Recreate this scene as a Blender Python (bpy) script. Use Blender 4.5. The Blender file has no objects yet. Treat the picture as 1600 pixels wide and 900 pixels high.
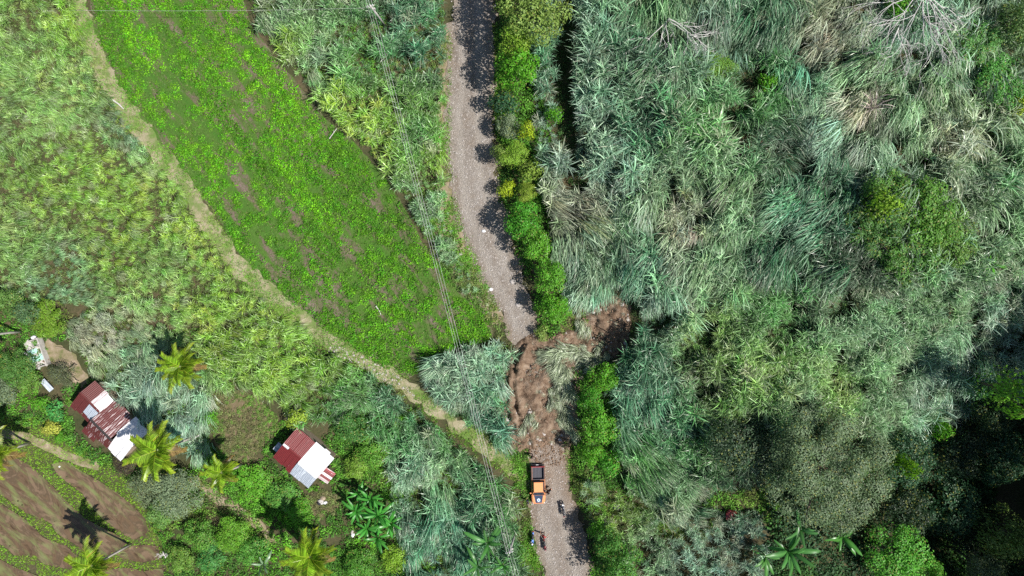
import bpy, math, random
import numpy as np
from mathutils import Vector, Matrix, Euler
from mathutils.geometry import delaunay_2d_cdt

R = math.radians
rng = np.random.default_rng(7)
random.seed(7)
scn = bpy.context.scene
COL = scn.collection

# ------------------------------------------------------------------ camera, sky, sun, exposure
HC = 90.0                                   # drone height above the road, metres
S = 800 / (0.75 * HC)                       # photograph pixels per metre at road level
cam_d = bpy.data.cameras.new('drone_camera')
cam_d.sensor_width = 36; cam_d.lens = 24; cam_d.clip_start = 0.5; cam_d.clip_end = 3000
cam = bpy.data.objects.new('drone_camera', cam_d); COL.objects.link(cam)
cam.location = (0, 0, HC); cam.rotation_euler = (0, 0, 0)
scn.camera = cam

SUN_EL = R(55); SUN_DIR = Vector((0.94, -0.34, 0)).normalized()
world = bpy.data.worlds.new('World'); scn.world = world; world.use_nodes = True
wn = world.node_tree.nodes; wl = world.node_tree.links
sky = wn.new('ShaderNodeTexSky'); sky.sky_type = 'NISHITA'; sky.sun_disc = False
sky.sun_elevation = SUN_EL; sky.sun_rotation = math.atan2(SUN_DIR.x, SUN_DIR.y)
sky.altitude = 300
wl.new(sky.outputs[0], wn['Background'].inputs[0]); wn['Background'].inputs[1].default_value = 0.066
sd = bpy.data.lights.new('sun', 'SUN'); sd.energy = 5.0; sd.angle = R(0.5); sd.color = (1, 0.955, 0.89)
sun = bpy.data.objects.new('sun', sd); COL.objects.link(sun)
to_sun = Vector((SUN_DIR.x * math.cos(SUN_EL), SUN_DIR.y * math.cos(SUN_EL), math.sin(SUN_EL)))
sun.rotation_euler = to_sun.to_track_quat('Z', 'Y').to_euler(); sun.location = to_sun * 200
scn.view_settings.view_transform = 'Standard'; scn.view_settings.look = 'None'
scn.view_settings.exposure = 0.52; scn.view_settings.gamma = 1.0
cy = scn.cycles
cy.max_bounces = 5; cy.diffuse_bounces = 3; cy.glossy_bounces = 2; cy.transmission_bounces = 3
cy.transparent_max_bounces = 4; cy.use_denoising = False
cy.sample_clamp_indirect = 4

# ------------------------------------------------------------------ numeric helpers
def ss(a, b, x):
    t = np.clip((np.asarray(x, float) - a) / (b - a), 0, 1); return t * t * (3 - 2 * t)
def _hash(ix, iy, seed):
    v = np.sin(ix * 127.1 + iy * 311.7 + seed * 74.7) * 43758.5453
    return v - np.floor(v)
def vnoise(x, y, seed=0):
    x = np.asarray(x, float); y = np.asarray(y, float)
    ix = np.floor(x); iy = np.floor(y); fx = x - ix; fy = y - iy
    fx = fx * fx * (3 - 2 * fx); fy = fy * fy * (3 - 2 * fy)
    a = _hash(ix, iy, seed); b = _hash(ix + 1, iy, seed); c = _hash(ix, iy + 1, seed); d = _hash(ix + 1, iy + 1, seed)
    return (a * (1 - fx) + b * fx) * (1 - fy) + (c * (1 - fx) + d * fx) * fy
def fbm(x, y, seed=0, o=3):
    s = 0; a = 0.5; t = 0
    for k in range(o):
        s = s + a * vnoise(x * 2 ** k, y * 2 ** k, seed + k * 13); t += a; a *= .5
    return s / t
def W0(p):                                   # pixel list -> world at road level
    p = np.asarray(p, float); return np.stack([(p[..., 0] - 800) / S, (450 - p[..., 1]) / S], -1)
def inside(poly, x, y):
    x = np.asarray(x, float); y = np.asarray(y, float)
    r = np.zeros(x.shape, bool); n = len(poly)
    for i in range(n):
        x0, y0 = poly[i]; x1, y1 = poly[(i + 1) % n]
        if y0 == y1: continue
        c = ((y0 > y) != (y1 > y)) & (x < (x1 - x0) * (y - y0) / (y1 - y0) + x0)
        r ^= c
    return r
def segdist(line, x, y, closed=False):
    d = np.full(np.shape(x), 1e9); n = len(line)
    for i in range(n if closed else n - 1):
        ax, ay = line[i]; bx, by = line[(i + 1) % n]
        L = (bx - ax) ** 2 + (by - ay) ** 2 + 1e-9
        t = np.clip(((x - ax) * (bx - ax) + (y - ay) * (by - ay)) / L, 0, 1)
        d = np.minimum(d, np.hypot(x - ax - t * (bx - ax), y - ay - t * (by - ay)))
    return d
def sdist(poly, x, y):                       # positive inside
    d = segdist(poly, x, y, True); return np.where(inside(poly, x, y), d, -d)

# ------------------------------------------------------------------ layout outlines (plan of the place, in photograph pixels)
ROAD_L = [(706, -60), (705, 0), (700, 90), (697, 170), (698, 250), (706, 310), (718, 360), (738, 410), (762, 455), (786, 500), (800, 540),
          (802, 600), (812, 660), (824, 700), (827, 760), (829, 810), (836, 855), (850, 900), (862, 960)]
ROAD_R = [(776, -60), (775, 0), (772, 90), (772, 170), (776, 250), (786, 310), (797, 360), (812, 410), (826, 455), (838, 500), (845, 540),
          (862, 600), (876, 660), (884, 700), (889, 760), (904, 810), (918, 855), (928, 900), (935, 960)]
PATH = [(118, -30), (132, 40), (160, 110), (205, 185), (255, 250), (300, 305), (338, 370), (385, 430), (440, 478), (510, 530), (575, 565), (640, 608),
        (700, 652), (760, 700), (822, 745)]
FIELD = [(140, -20), (150, 60), (190, 140), (240, 215), (290, 275), (335, 330), (372, 395), (420, 445), (480, 495), (540, 540), (600, 575),
         (640, 590), (675, 565), (735, 545), (772, 530), (768, 490), (738, 470), (700, 425), (665, 385), (630, 320), (600, 275), (555, 225), (515, 190),
         (480, 150), (435, 95), (395, 45), (375, -20)]
PADDY = [
 [(-60, 690), (0, 700), (16, 710), (48, 727), (77, 753), (107, 785), (133, 809), (187, 838), (200, 848), (178, 866), (150, 872), (125, 857), (107, 844), (88, 833), (80, 817), (40, 801), (0, 771), (-60, 735)],
 [(82, 724), (104, 721), (144, 745), (181, 767), (203, 785), (227, 809), (233, 831), (211, 844), (187, 831), (160, 809), (144, 793), (128, 769), (101, 751), (85, 735)],
 [(-60, 752), (0, 785), (48, 817), (67, 839), (104, 852), (117, 865), (133, 875), (115, 890), (67, 880), (56, 868), (24, 869), (0, 849), (-60, 815)],
 [(182, 866), (208, 851), (248, 852), (250, 874), (221, 879), (192, 872)],
 [(-60, 850), (0, 873), (27, 887), (53, 897), (90, 915), (60, 950), (-60, 950)],
 [(165, 890), (200, 887), (227, 892), (256, 887), (262, 940), (160, 940)],
]
SLIDE = [(842, 520), (868, 526), (900, 512), (925, 485), (950, 462), (978, 470), (985, 500), (975, 545), (945, 565), (925, 572), (905, 600), (902, 650),
         (898, 680), (880, 690), (830, 700), (800, 705), (790, 680), (786, 620), (792, 570), (800, 545), (815, 530)]
rl = W0(ROAD_L); rr = W0(ROAD_R)
_ry = rr[::-1, 1]; _rx = rr[::-1, 0]; _ly = rl[::-1, 1]; _lx = rl[::-1, 0]
PADW = [W0(p) * np.array([1.02, 1.02]) for p in PADDY]
RIDGE_A = W0([(818, 538), (806, 560), (801, 600), (806, 640), (822, 678), (830, 700)])
SLIDEW = W0(SLIDE)

def H(x, y):
    x = np.asarray(x, float); y = np.asarray(y, float)
    xr = np.interp(y, _ry, _rx); xl = np.interp(y, _ly, _lx)
    d = x - xr
    hill = 1.3 * ss(0.4, 2.6, d) + 6.0 * ss(2, 26, d)
    chute = np.exp(-(((x - 10.5) / 4.5) ** 2 + ((y + 7.0) / 3.2) ** 2))
    hill = hill * (1 - 0.72 * chute)
    hill = hill - 14 * np.exp(-(((x - 61) / 15) ** 2 + ((y + 27) / 14) ** 2)) * ss(20, 40, x)
    hill = hill - 2.0 * np.exp(-(((x - 27) / 4.0) ** 2 + ((y - 29) / 2.2) ** 2))
    hill = hill + 17 * ss(66, 80, x) * ss(30, -5, y)          # unseen ridge raised beyond the ravine to shade it
    dl = xl - x
    left = -0.5 * ss(2, 20, dl) - 1.2 * ss(30, 62, dl)
    z = np.where(d > 0, hill, 0) + np.where(dl > 0, left, 0)
    z = z + 0.9 * np.exp(-(((x - 4.2) / 3.4) ** 2 + ((y + 13.2) / 5.5) ** 2))
    n = (fbm(x * .18, y * .18, 3) - .5) * (0.25 + 0.9 * ss(6, 16, d))
    z = z + n
    pd = np.full(z.shape, -9.0)
    near = (x < -38) & (y < -16)
    if np.any(near):
        xs_, ys_ = (x[near], y[near]) if x.ndim else (x, y)
        q = np.full(np.shape(xs_), -9.0)
        for p in PADW: q = np.maximum(q, sdist(p, xs_, ys_))
        if x.ndim: pd[near] = q
        else: pd = q
    flat = ss(-3, 0, pd)
    z = z * (1 - flat) + (-1.9) * flat - 0.28 * ss(-0.1, 0.5, pd)
    return z
def G(px, py, dz=0.0):                       # photograph pixel -> world point standing on the terrain (dz above it)
    px = np.asarray(px, float); py = np.asarray(py, float)
    x0 = (px - 800) / S; y0 = (450 - py) / S; z = np.zeros(x0.shape)
    for _ in range(7):
        k = (HC - z - dz) / HC; x = x0 * k; y = y0 * k; z = H(x, y)
    return x, y, z
def g1(px, py, dz=0.0):
    x, y, z = G(np.array([px]), np.array([py]), dz); return Vector((float(x[0]), float(y[0]), float(z[0])))
def GP(poly): x, y, z = G(*np.asarray(poly, float).T); return np.stack([x, y], -1)

# ------------------------------------------------------------------ object helpers
def tag(o, label=None, cat=None, group=None, kind=None):
    if label: o['label'] = label
    if cat: o['category'] = cat
    if group: o['group'] = group
    if kind: o['kind'] = kind
    return o
def empty(name, loc, rz=0):
    o = bpy.data.objects.new(name, None); COL.objects.link(o); o.location = loc; o.rotation_euler = (0, 0, rz)
    o.empty_display_size = 0.2; return o
def mesh_np(name, v, faces, mat=None, smooth=False):
    me = bpy.data.meshes.new(name)
    v = np.asarray(v, float).tolist()
    f = faces.tolist() if isinstance(faces, np.ndarray) else faces
    me.from_pydata(v, [], f); me.update()
    if mat:
        for m in (mat if isinstance(mat, list) else [mat]): me.materials.append(m)
    if smooth: me.polygons.foreach_set('use_smooth', np.ones(len(me.polygons), bool))
    return me
def link(name, me, parent=None, loc=(0, 0, 0), rot=(0, 0, 0), scale=(1, 1, 1)):
    o = bpy.data.objects.new(name, me); COL.objects.link(o); o.location = loc; o.rotation_euler = rot; o.scale = scale
    if parent: o.parent = parent
    return o
class MB:
    """collects solid pieces of ONE part"""
    def __init__(s): s.v = []; s.f = []
    def add(s, v, f):
        n = len(s.v); s.v += [tuple(p) for p in v]; s.f += [[i + n for i in q] for q in f]; return s
    def box(s, x0, x1, y0, y1, z0, z1, b=0.0, taper=(0, 0)):
        if b <= 0:
            tx, ty = taper
            v = [(x0, y0, z0), (x1, y0, z0), (x1, y1, z0), (x0, y1, z0), (x0 + tx, y0 + ty, z1), (x1 - tx, y0 + ty, z1), (x1 - tx, y1 - ty, z1), (x0 + tx, y1 - ty, z1)]
            return s.add(v, [(3, 2, 1, 0), (4, 5, 6, 7), (0, 1, 5, 4), (1, 2, 6, 5), (2, 3, 7, 6), (3, 0, 4, 7)])
        ring = lambda e: [(x0 + e, y0, ), (x1 - e, y0), (x1, y0 + e), (x1, y1 - e), (x1 - e, y1), (x0 + e, y1), (x0, y1 - e), (x0, y0 + e)]
        r = ring(b); cx, cy_ = (x0 + x1) / 2, (y0 + y1) / 2
        def inset(p): return (p[0] + (b if p[0] < cx else -b) * .8, p[1] + (b if p[1] < cy_ else -b) * .8)
        v = [(p[0], p[1], z0) for p in r] + [(p[0], p[1], z1 - b) for p in r] + [(*inset(p), z1) for p in r]
        f = [tuple(range(7, -1, -1)), tuple(range(16, 24))]
        for k in (0, 8):
            f += [(k + i, k + (i + 1) % 8, k + 8 + (i + 1) % 8, k + 8 + i) for i in range(8)]
        return s.add(v, f)
    def prism(s, pts, z0, z1, inset=0):
        n = len(pts); c = np.mean(np.array(pts), 0)
        top = [tuple(np.array(p) + (c - np.array(p)) * inset) for p in pts]
        v = [(p[0], p[1], z0) for p in pts] + [(p[0], p[1], z1) for p in top]
        return s.add(v, [tuple(range(n - 1, -1, -1)), tuple(range(n, 2 * n))] + [(i, (i + 1) % n, n + (i + 1) % n, n + i) for i in range(n)])
    def tube(s, pts, rad, n=6, cap=True):
        pts = [Vector(p) for p in pts]
        rad = [rad] * len(pts) if not hasattr(rad, '__len__') else rad
        base = len(s.v); prev = None
        for i, p in enumerate(pts):
            d = (pts[min(i + 1, len(pts) - 1)] - pts[max(i - 1, 0)]).normalized()
            if prev is None:
                a = d.cross(Vector((0, 0, 1)));  a = a if a.length > 1e-3 else Vector((1, 0, 0))
            else: a = prev - d * prev.dot(d)
            a.normalize(); prev = a; b = d.cross(a)
            for k in range(n):
                t = 2 * math.pi * k / n; s.v.append(tuple(p + (a * math.cos(t) + b * math.sin(t)) * rad[i]))
        for i in range(len(pts) - 1):
            for k in range(n):
                s.f.append([base + i * n + k, base + i * n + (k + 1) % n, base + (i + 1) * n + (k + 1) % n, base + (i + 1) * n + k])
        if cap:
            s.f.append([base + k for k in range(n)][::-1]); e = base + (len(pts) - 1) * n; s.f.append([e + k for k in range(n)])
        return s
    def blob(s, c, r, seg=8, rings=5, jit=0.0, rs=None):
        rx, ry, rz = r if hasattr(r, '__len__') else (r, r, r); b = len(s.v); rs = rs or random
        s.v.append((c[0], c[1], c[2] - rz))
        for i in range(1, rings):
            ph = math.pi * i / rings - math.pi / 2
            for k in range(seg):
                t = 2 * math.pi * k / seg; j = 1 + rs.uniform(-jit, jit)
                s.v.append((c[0] + rx * math.cos(ph) * math.cos(t) * j, c[1] + ry * math.cos(ph) * math.sin(t) * j, c[2] + rz * math.sin(ph) * j))
        s.v.append((c[0], c[1], c[2] + rz)); top = len(s.v) - 1
        for k in range(seg):
            s.f.append([b, b + 1 + (k + 1) % seg, b + 1 + k]); e = b + 1 + (rings - 2) * seg
            s.f.append([top, e + k, e + (k + 1) % seg])
        for i in range(rings - 2):
            for k in range(seg):
                a = b + 1 + i * seg; s.f.append([a + k, a + (k + 1) % seg, a + seg + (k + 1) % seg, a + seg + k])
        return s
    def wheel(s, c, r, w, n=18, inner=0.0):       # axis along x
        pts = [(c[0] - w / 2, r * .93), (c[0] - w / 2 * .8, r), (c[0] + w / 2 * .8, r), (c[0] + w / 2, r * .93)]
        if inner: pts = [(c[0] - w / 2 * .9, inner)] + pts + [(c[0] + w / 2 * .9, inner)]
        b = len(s.v); m = len(pts)
        for k in range(n):
            t = 2 * math.pi * k / n
            for (xx, rad) in pts: s.v.append((xx, c[1] + rad * math.cos(t), c[2] + rad * math.sin(t)))
        for k in range(n):
            k2 = (k + 1) % n
            for i in range(m - 1): s.f.append([b + k * m + i, b + k * m + i + 1, b + k2 * m + i + 1, b + k2 * m + i])
            if inner: s.f.append([b + k * m + m - 1, b + k * m, b + k2 * m, b + k2 * m + m - 1])
        if not inner:
            s.f.append([b + k * m for k in range(n)]); s.f.append([b + k * m + m - 1 for k in range(n)][::-1])
        return s
    def mesh(s, name, mat, smooth=False): return mesh_np(name, s.v, s.f, mat, smooth)
    def build(s, name, mat, parent=None, smooth=False, loc=(0, 0, 0), rot=(0, 0, 0)):
        return link(name, s.mesh(name, mat, smooth), parent, loc, rot)

# ------------------------------------------------------------------ materials
class NT:
    def __init__(s, name):
        s.m = bpy.data.materials.new(name); s.m.use_nodes = True; s.t = s.m.node_tree; s.n = s.t.nodes; s.l = s.t.links
        s.p = s.n['Principled BSDF']; s.out = s.n['Material Output']
    def new(s, t, **k):
        n = s.n.new(t)
        for a, b in k.items(): setattr(n, a, b)
        return n
    def pos(s, obj=False):
        return s.new('ShaderNodeTexCoord').outputs['Object'] if obj else s.new('ShaderNodeNewGeometry').outputs['Position']
    def map(s, vec, scale=(1, 1, 1), rot=(0, 0, 0)):
        n = s.new('ShaderNodeMapping'); n.inputs['Scale'].default_value = scale; n.inputs['Rotation'].default_value = rot
        s.l.new(vec, n.inputs['Vector']); return n.outputs[0]
    def noise(s, vec, sc, det=4, rough=.55, dist=0):
        n = s.new('ShaderNodeTexNoise'); n.inputs['Scale'].default_value = sc; n.inputs['Detail'].default_value = det
        n.inputs['Roughness'].default_value = rough; n.inputs['Distortion'].default_value = dist; s.l.new(vec, n.inputs['Vector']); return n.outputs['Fac']
    def vor(s, vec, sc, out='Distance', feat='F1'):
        n = s.new('ShaderNodeTexVoronoi', feature=feat); n.inputs['Scale'].default_value = sc; s.l.new(vec, n.inputs['Vector']); return n.outputs[out]
    def ramp(s, fac, stops):
        n = s.new('ShaderNodeValToRGB'); e = n.color_ramp.elements
        while len(e) < len(stops): e.new(.5)
        for q, (p, c) in zip(e, stops): q.position = p; q.color = (*c, 1) if hasattr(c, '__len__') else (c, c, c, 1)
        s.l.new(fac, n.inputs[0]); return n.outputs[0]
    def mix(s, f, a, b, mode='MIX'):
        n = s.new('ShaderNodeMix', data_type='RGBA', blend_type=mode)
        for i, v in ((0, f), (6, a), (7, b)):
            if isinstance(v, (int, float)): n.inputs[i].default_value = v
            elif isinstance(v, tuple): n.inputs[i].default_value = (*v, 1) if len(v) == 3 else v
            else: s.l.new(v, n.inputs[i])
        return n.outputs[2]
    def math(s, op, a, b=0.0):
        n = s.new('ShaderNodeMath', operation=op)
        for i, v in ((0, a), (1, b)):
            if isinstance(v, (int, float)): n.inputs[i].default_value = v
            else: s.l.new(v, n.inputs[i])
        return n.outputs[0]
    def bump(s, h, strength=.5, dist=.1):
        n = s.new('ShaderNodeBump'); n.inputs['Strength'].default_value = strength; n.inputs['Distance'].default_value = dist
        s.l.new(h, n.inputs['Height']); s.l.new(n.outputs[0], s.p.inputs['Normal'])
    def col(s, c, rough=.8, spec=.3, metal=0):
        if isinstance(c, tuple): s.p.inputs['Base Color'].default_value = (*c, 1)
        else: s.l.new(c, s.p.inputs['Base Color'])
        if isinstance(rough, (int, float)): s.p.inputs['Roughness'].default_value = rough
        else: s.l.new(rough, s.p.inputs['Roughness'])
        s.p.inputs['Specular IOR Level'].default_value = spec; s.p.inputs['Metallic'].default_value = metal
        return s.m

def simple(name, c, rough=.6, spec=.4, metal=0, var=.18, sc=6):
    t = NT(name); f = t.noise(t.pos(True), sc, 5)
    a = tuple(x * (1 - var) for x in c); b = tuple(min(1, x * (1 + var)) for x in c)
    return t.col(t.ramp(f, [(.3, a), (.7, b)]), rough, spec, metal)
def leafmat(name, src, dry=(.30, .23, .13), trans=.35, rough=.5, spec=.35, drycut=.93, tipmix=.3, vramp=((0, .4), (.5, .9), (1, 1.75)), pale=0):
    """src: 'inst' = tint stored on the scattered plant, 'obj' = colour of the object. Blade attribute: r random, g position along the leaf."""
    t = NT(name)
    if src == 'inst':
        a = t.new('ShaderNodeAttribute', attribute_type='INSTANCER', attribute_name='tint'); base = a.outputs['Color']
    else: base = t.new('ShaderNodeObjectInfo').outputs['Color']
    b = t.new('ShaderNodeAttribute', attribute_type='GEOMETRY', attribute_name='leaf'); sp = t.new('ShaderNodeSeparateColor'); t.l.new(b.outputs['Color'], sp.inputs[0])
    v = t.ramp(sp.outputs[0], vramp)
    c = t.mix(1.0, base, v, 'MULTIPLY')
    if pale: c = t.mix(t.ramp(sp.outputs[0], [(.74, 0.), (1, pale)]), c, (.47, .58, .42))  # palest blades, picked at random, are painted sunlit highlights
    tip = t.math('MULTIPLY', t.ramp(sp.outputs[1], [(.45, 0.), (1, 1.)]), tipmix)
    c = t.mix(tip, c, dry)
    c = t.mix(t.ramp(sp.outputs[2], [(drycut, 0.), (min(drycut + .02, 1), .85)]), c, dry)
    t.col(c, rough, spec)
    tr = t.new('ShaderNodeBsdfTranslucent'); t.l.new(t.mix(1.0, c, (1.0, 1.2, .6), 'MULTIPLY'), tr.inputs[0])
    mx = t.new('ShaderNodeMixShader'); mx.inputs[0].default_value = trans
    t.l.new(t.p.outputs[0], mx.inputs[1]); t.l.new(tr.outputs[0], mx.inputs[2]); t.l.new(mx.outputs[0], t.out.inputs['Surface'])
    return t.m

def m_ground():
    t = NT('hillside_soil'); p = t.pos()
    c = t.ramp(t.noise(p, .35, 6), [(.3, (.045, .055, .022)), (.5, (.075, .07, .035)), (.7, (.12, .09, .055))])
    c = t.mix(t.ramp(t.noise(p, 5, 4), [(.4, 0.), (.7, .6)]), c, (.03, .04, .018))
    t.bump(t.noise(p, 3, 6), .7, .15); return t.col(c, .95, .1)
def m_road():
    t = NT('gravel_road'); p = t.pos()
    big = t.noise(t.map(p, (1, .22, 1), (0, 0, R(-6))), .55, 6, .65)
    c = t.ramp(big, [(.3, (.18, .145, .115)), (.43, (.33, .275, .225)), (.55, (.42, .37, .325)), (.7, (.52, .48, .44))])
    st = t.vor(p, 9, 'Color'); sv = t.new('ShaderNodeSeparateColor'); t.l.new(st, sv.inputs[0])
    c = t.mix(.42, c, t.ramp(sv.outputs[0], [(0, (.10, .085, .075)), (.5, (.30, .265, .235)), (.9, (.40, .37, .345)), (1, (.6, .58, .56))]))
    edge = t.vor(p, 9, 'Distance', 'DISTANCE_TO_EDGE')
    c = t.mix(t.ramp(edge, [(0, .5), (.12, 0.)]), c, (.14, .11, .09))
    c = t.mix(t.ramp(t.noise(p, .6, 4), [(.5, 0.), (.7, .7)]), c, (.27, .215, .17))
    wr = t.new('ShaderNodeAttribute', attribute_type='GEOMETRY', attribute_name='wear'); ws = t.new('ShaderNodeSeparateColor'); t.l.new(wr.outputs['Color'], ws.inputs[0])
    c = t.mix(t.math('MULTIPLY', ws.outputs[0], .75), c, (.44, .40, .355)); c = t.mix(t.math('MULTIPLY', t.math('MULTIPLY', ws.outputs[1], t.noise(p, 1.2, 4)), 1.1), c, (.30, .235, .165)); c = t.mix(t.math('MULTIPLY', ws.outputs[2], .65), c, (.27, .185, .125))
    t.bump(t.math('ADD', t.ramp(edge, [(0, 0.), (.25, 1.)]), t.noise(p, 2, 5)), .8, .12); return t.col(c, .9, .2)
def m_path():
    t = NT('grassy_track'); p = t.pos()
    c = t.ramp(t.noise(p, .4, 6, .6), [(.33, (.10, .2, .035)), (.45, (.17, .2, .08)), (.53, (.31, .265, .18)), (.75, (.40, .34, .26))])
    c = t.mix(t.ramp(t.noise(p, 7, 4), [(.4, 0.), (.7, .5)]), c, (.09, .15, .03))
    t.bump(t.noise(p, 9, 4), .5, .06); return t.col(c, .95, .1)
def m_field():
    t = NT('crop_field_soil'); p = t.pos()
    rows = t.map(t.map(p, (1, 1, 1), (0, 0, R(51.5))), (.22, 1, 1))
    c = t.ramp(t.noise(rows, .75, 6, .62), [(.3, (.045, .13, .018)), (.49, (.07, .14, .025)), (.56, (.13, .10, .075)), (.74, (.21, .155, .14))])
    c = t.mix(t.ramp(t.noise(p, 4, 5), [(.42, 0.), (.62, .65)]), c, (.055, .105, .02))
    t.bump(t.noise(p, 5, 5), .8, .12); return t.col(c, .95, .1)
def m_mud():
    t = NT('paddy_mud'); p = t.pos()
    w = t.noise(t.map(t.map(p, (1, 1, 1), (0, 0, R(42))), (.55, 1.2, 1)), .4, 5, .6, 2.0)
    c = t.ramp(w, [(.3, (.045, .03, .017)), (.45, (.12, .078, .044)), (.52, (.08, .055, .03)), (.6, (.15, .10, .06)), (.75, (.125, .086, .052))])
    c = t.mix(t.ramp(t.noise(t.map(t.map(p, (1, 1, 1), (0, 0, R(42))), (.25, 1, 1)), 1.3, 4), [(.5, 0.), (.68, .7)]), c, (.15, .19, .06))
    t.bump(t.noise(p, 4, 4), .35, .06)
    return t.col(c, t.ramp(w, [(.35, .35), (.6, .7)]), .45)
def m_slide():
    t = NT('landslide_soil'); p = t.pos()
    c = t.ramp(t.noise(p, .9, 7, .65, .6), [(.28, (.06, .038, .025)), (.43, (.15, .10, .067)), (.56, (.23, .165, .115)), (.75, (.36, .29, .225))])
    c = t.mix(t.ramp(t.vor(p, 5), [(.15, .5), (.4, 0.)]), c, (.32, .23, .18))
    t.bump(t.noise(p, 4, 8, .7), 1., .25); return t.col(c, .95, .1)
def m_yard():
    t = NT('bare_yard'); p = t.pos()
    c = t.ramp(t.noise(p, .9, 6, .6), [(.32, (.11, .13, .045)), (.45, (.2, .17, .10)), (.6, (.29, .23, .17)), (.78, (.36, .30, .24))])
    t.bump(t.noise(p, 6, 5), .5, .08); return t.col(c, .95, .1)
def m_scrub():
    t = NT('scrubby_yard'); p = t.pos()
    c = t.ramp(t.noise(p, .7, 6, .65), [(.3, (.075, .11, .03)), (.45, (.11, .115, .045)), (.6, (.15, .115, .07)), (.8, (.25, .2, .14))])
    t.bump(t.noise(p, 6, 5), .7, .1); return t.col(c, .95, .1)
def m_roof(name, base, patch, cut, streak=True):
    t = NT(name); p = t.pos(True)
    f = t.noise(t.map(p, (5, .55, 1) if streak else (1, 1, 1)), 1.3 if streak else .8, 5, .6)
    rnd = t.new('ShaderNodeObjectInfo').outputs['Random']
    f = t.math('ADD', f, t.math('MULTIPLY', t.math('SUBTRACT', rnd, .5), .12))
    f2 = t.noise(p, 3, 5)
    b = t.mix(t.ramp(f2, [(.35, 0.), (.7, .8)]), base, tuple(x * .6 for x in base))
    c = t.mix(t.ramp(f, [(cut, 0.), (cut + .07, 1.)]), b, patch)
    return t.col(c, .55, .4)
M = dict(
    ground=m_ground(), road=m_road(), path=m_path(), field=m_field(), mud=m_mud(), slide=m_slide(), yard=m_yard(), scrub=m_scrub(),
    cane=leafmat('cane_leaf', 'inst', dry=(.44, .47, .36), trans=.2, rough=.36, spec=.6, drycut=.96, tipmix=.22, vramp=((0, .35), (.5, .85), (.8, 1.4), (1, 2.1)), pale=.6),  # wide brightness spread and pale blades put sun highlights into the colour
    low=leafmat('low_grass_leaf', 'inst', trans=.3, drycut=.95, tipmix=.15),
    crop=leafmat('crop_leaf', 'inst', dry=(.26, .3, .06), trans=.35, drycut=.97, tipmix=.1, rough=.55, spec=.25),
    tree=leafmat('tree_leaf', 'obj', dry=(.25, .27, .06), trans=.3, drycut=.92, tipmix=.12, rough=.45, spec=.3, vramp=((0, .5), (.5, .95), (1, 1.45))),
    palm=leafmat('palm_leaflet', 'obj', dry=(.46, .40, .05), trans=.35, drycut=.97, tipmix=.42, rough=.35, spec=.5),
    banana=leafmat('banana_leaf', 'obj', dry=(.2, .32, .06), trans=.4, drycut=.98, tipmix=.15, rough=.35, spec=.5),
    rock=simple('pale_stone', (.38, .35, .33), .9, .2, var=.3), clod=simple('soil_clod', (.19, .13, .09), .95, .1, var=.35),
    bark=simple('bark', (.15, .12, .09), .9, .2, var=.35), palmbark=simple('palm_bark', (.42, .39, .35), .8, .3, var=.25, sc=3),
    deadwood=simple('dead_wood', (.52, .50, .48), .8, .3, var=.2), stem=simple('banana_stem', (.2, .24, .09), .5, .4, var=.3),
    concrete=simple('concrete', (.42, .40, .38), .85, .2, var=.25, sc=2), wire=simple('wire', (.45, .45, .44), .5, .5),
    rust=m_roof('rusty_red_sheet', (.115, .024, .022), (.36, .26, .25), .66), patchy=m_roof('flaking_red_sheet', (.115, .024, .023), (.46, .39, .39), .53),
    red2=m_roof('red_painted_sheet', (.165, .02, .022), (.34, .15, .15), .63), white=m_roof('whitewashed_sheet', (.78, .78, .80), (.40, .28, .25), .80),
    grey=m_roof('galvanised_sheet', (.40, .45, .52), (.55, .60, .66), .55), pink=m_roof('faded_sheet', (.42, .33, .34), (.6, .58, .6), .5),
    stripe=m_roof('striped_sheet', (.30, .05, .06), (.75, .70, .72), .5), dark=simple('dark_gap', (.03, .025, .025), .8),
    plank=simple('weathered_plank', (.30, .24, .18), .85, .2, var=.35), bamboo=simple('bamboo', (.5, .42, .3), .6, .4), turq=simple('turquoise_floor', (.36, .60, .54), .6, .4, sc=3),
    orange=simple('orange_paint', (.72, .28, .11), .38, .5, var=.14), black=simple('black_plastic', (.025, .025, .03), .5, .4), glass=simple('dark_glass', (.02, .03, .045), .08, .6, var=.05),
    liner=simple('bed_liner', (.06, .06, .075), .55, .4), rubber=simple('rubber', (.02, .02, .02), .85, .2), chrome=simple('silver_metal', (.5, .5, .52), .35, .5, .8), lamp=simple('lamp_glass', (.75, .76, .78), .15, .6),
    tail=simple('tail_lamp', (.4, .02, .02), .2, .5), wrap=simple('navy_hood_wrap', (.03, .05, .10), .3, .5), emblem=simple('pale_emblem', (.62, .70, .78), .4, .4, var=.1), redp=simple('red_tailgate', (.35, .06, .07), .35, .5),
    skin=simple('skin', (.30, .16, .10), .6, .3, var=.08), hair=simple('black_hair', (.015, .013, .012), .6, .3), shirt_red=simple('red_shirt', (.45, .03, .04), .8, .2), cloth_dark=simple('dark_cloth', (.025, .025, .03), .85, .2),
    cloth_navy=simple('navy_cloth', (.03, .04, .09), .85, .2), jeans=simple('jeans', (.06, .07, .11), .85, .2), khaki=simple('brown_trousers', (.12, .05, .045), .85, .2),
    bike_blue=simple('blue_fairing', (.10, .22, .62), .3, .5), bike_red=simple('dark_red_fairing', (.14, .02, .025), .3, .5), bike_dark=simple('dark_fairing', (.03, .035, .05), .3, .5), whitep=simple('white_plastic', (.75, .76, .8), .4, .4),
)

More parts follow.
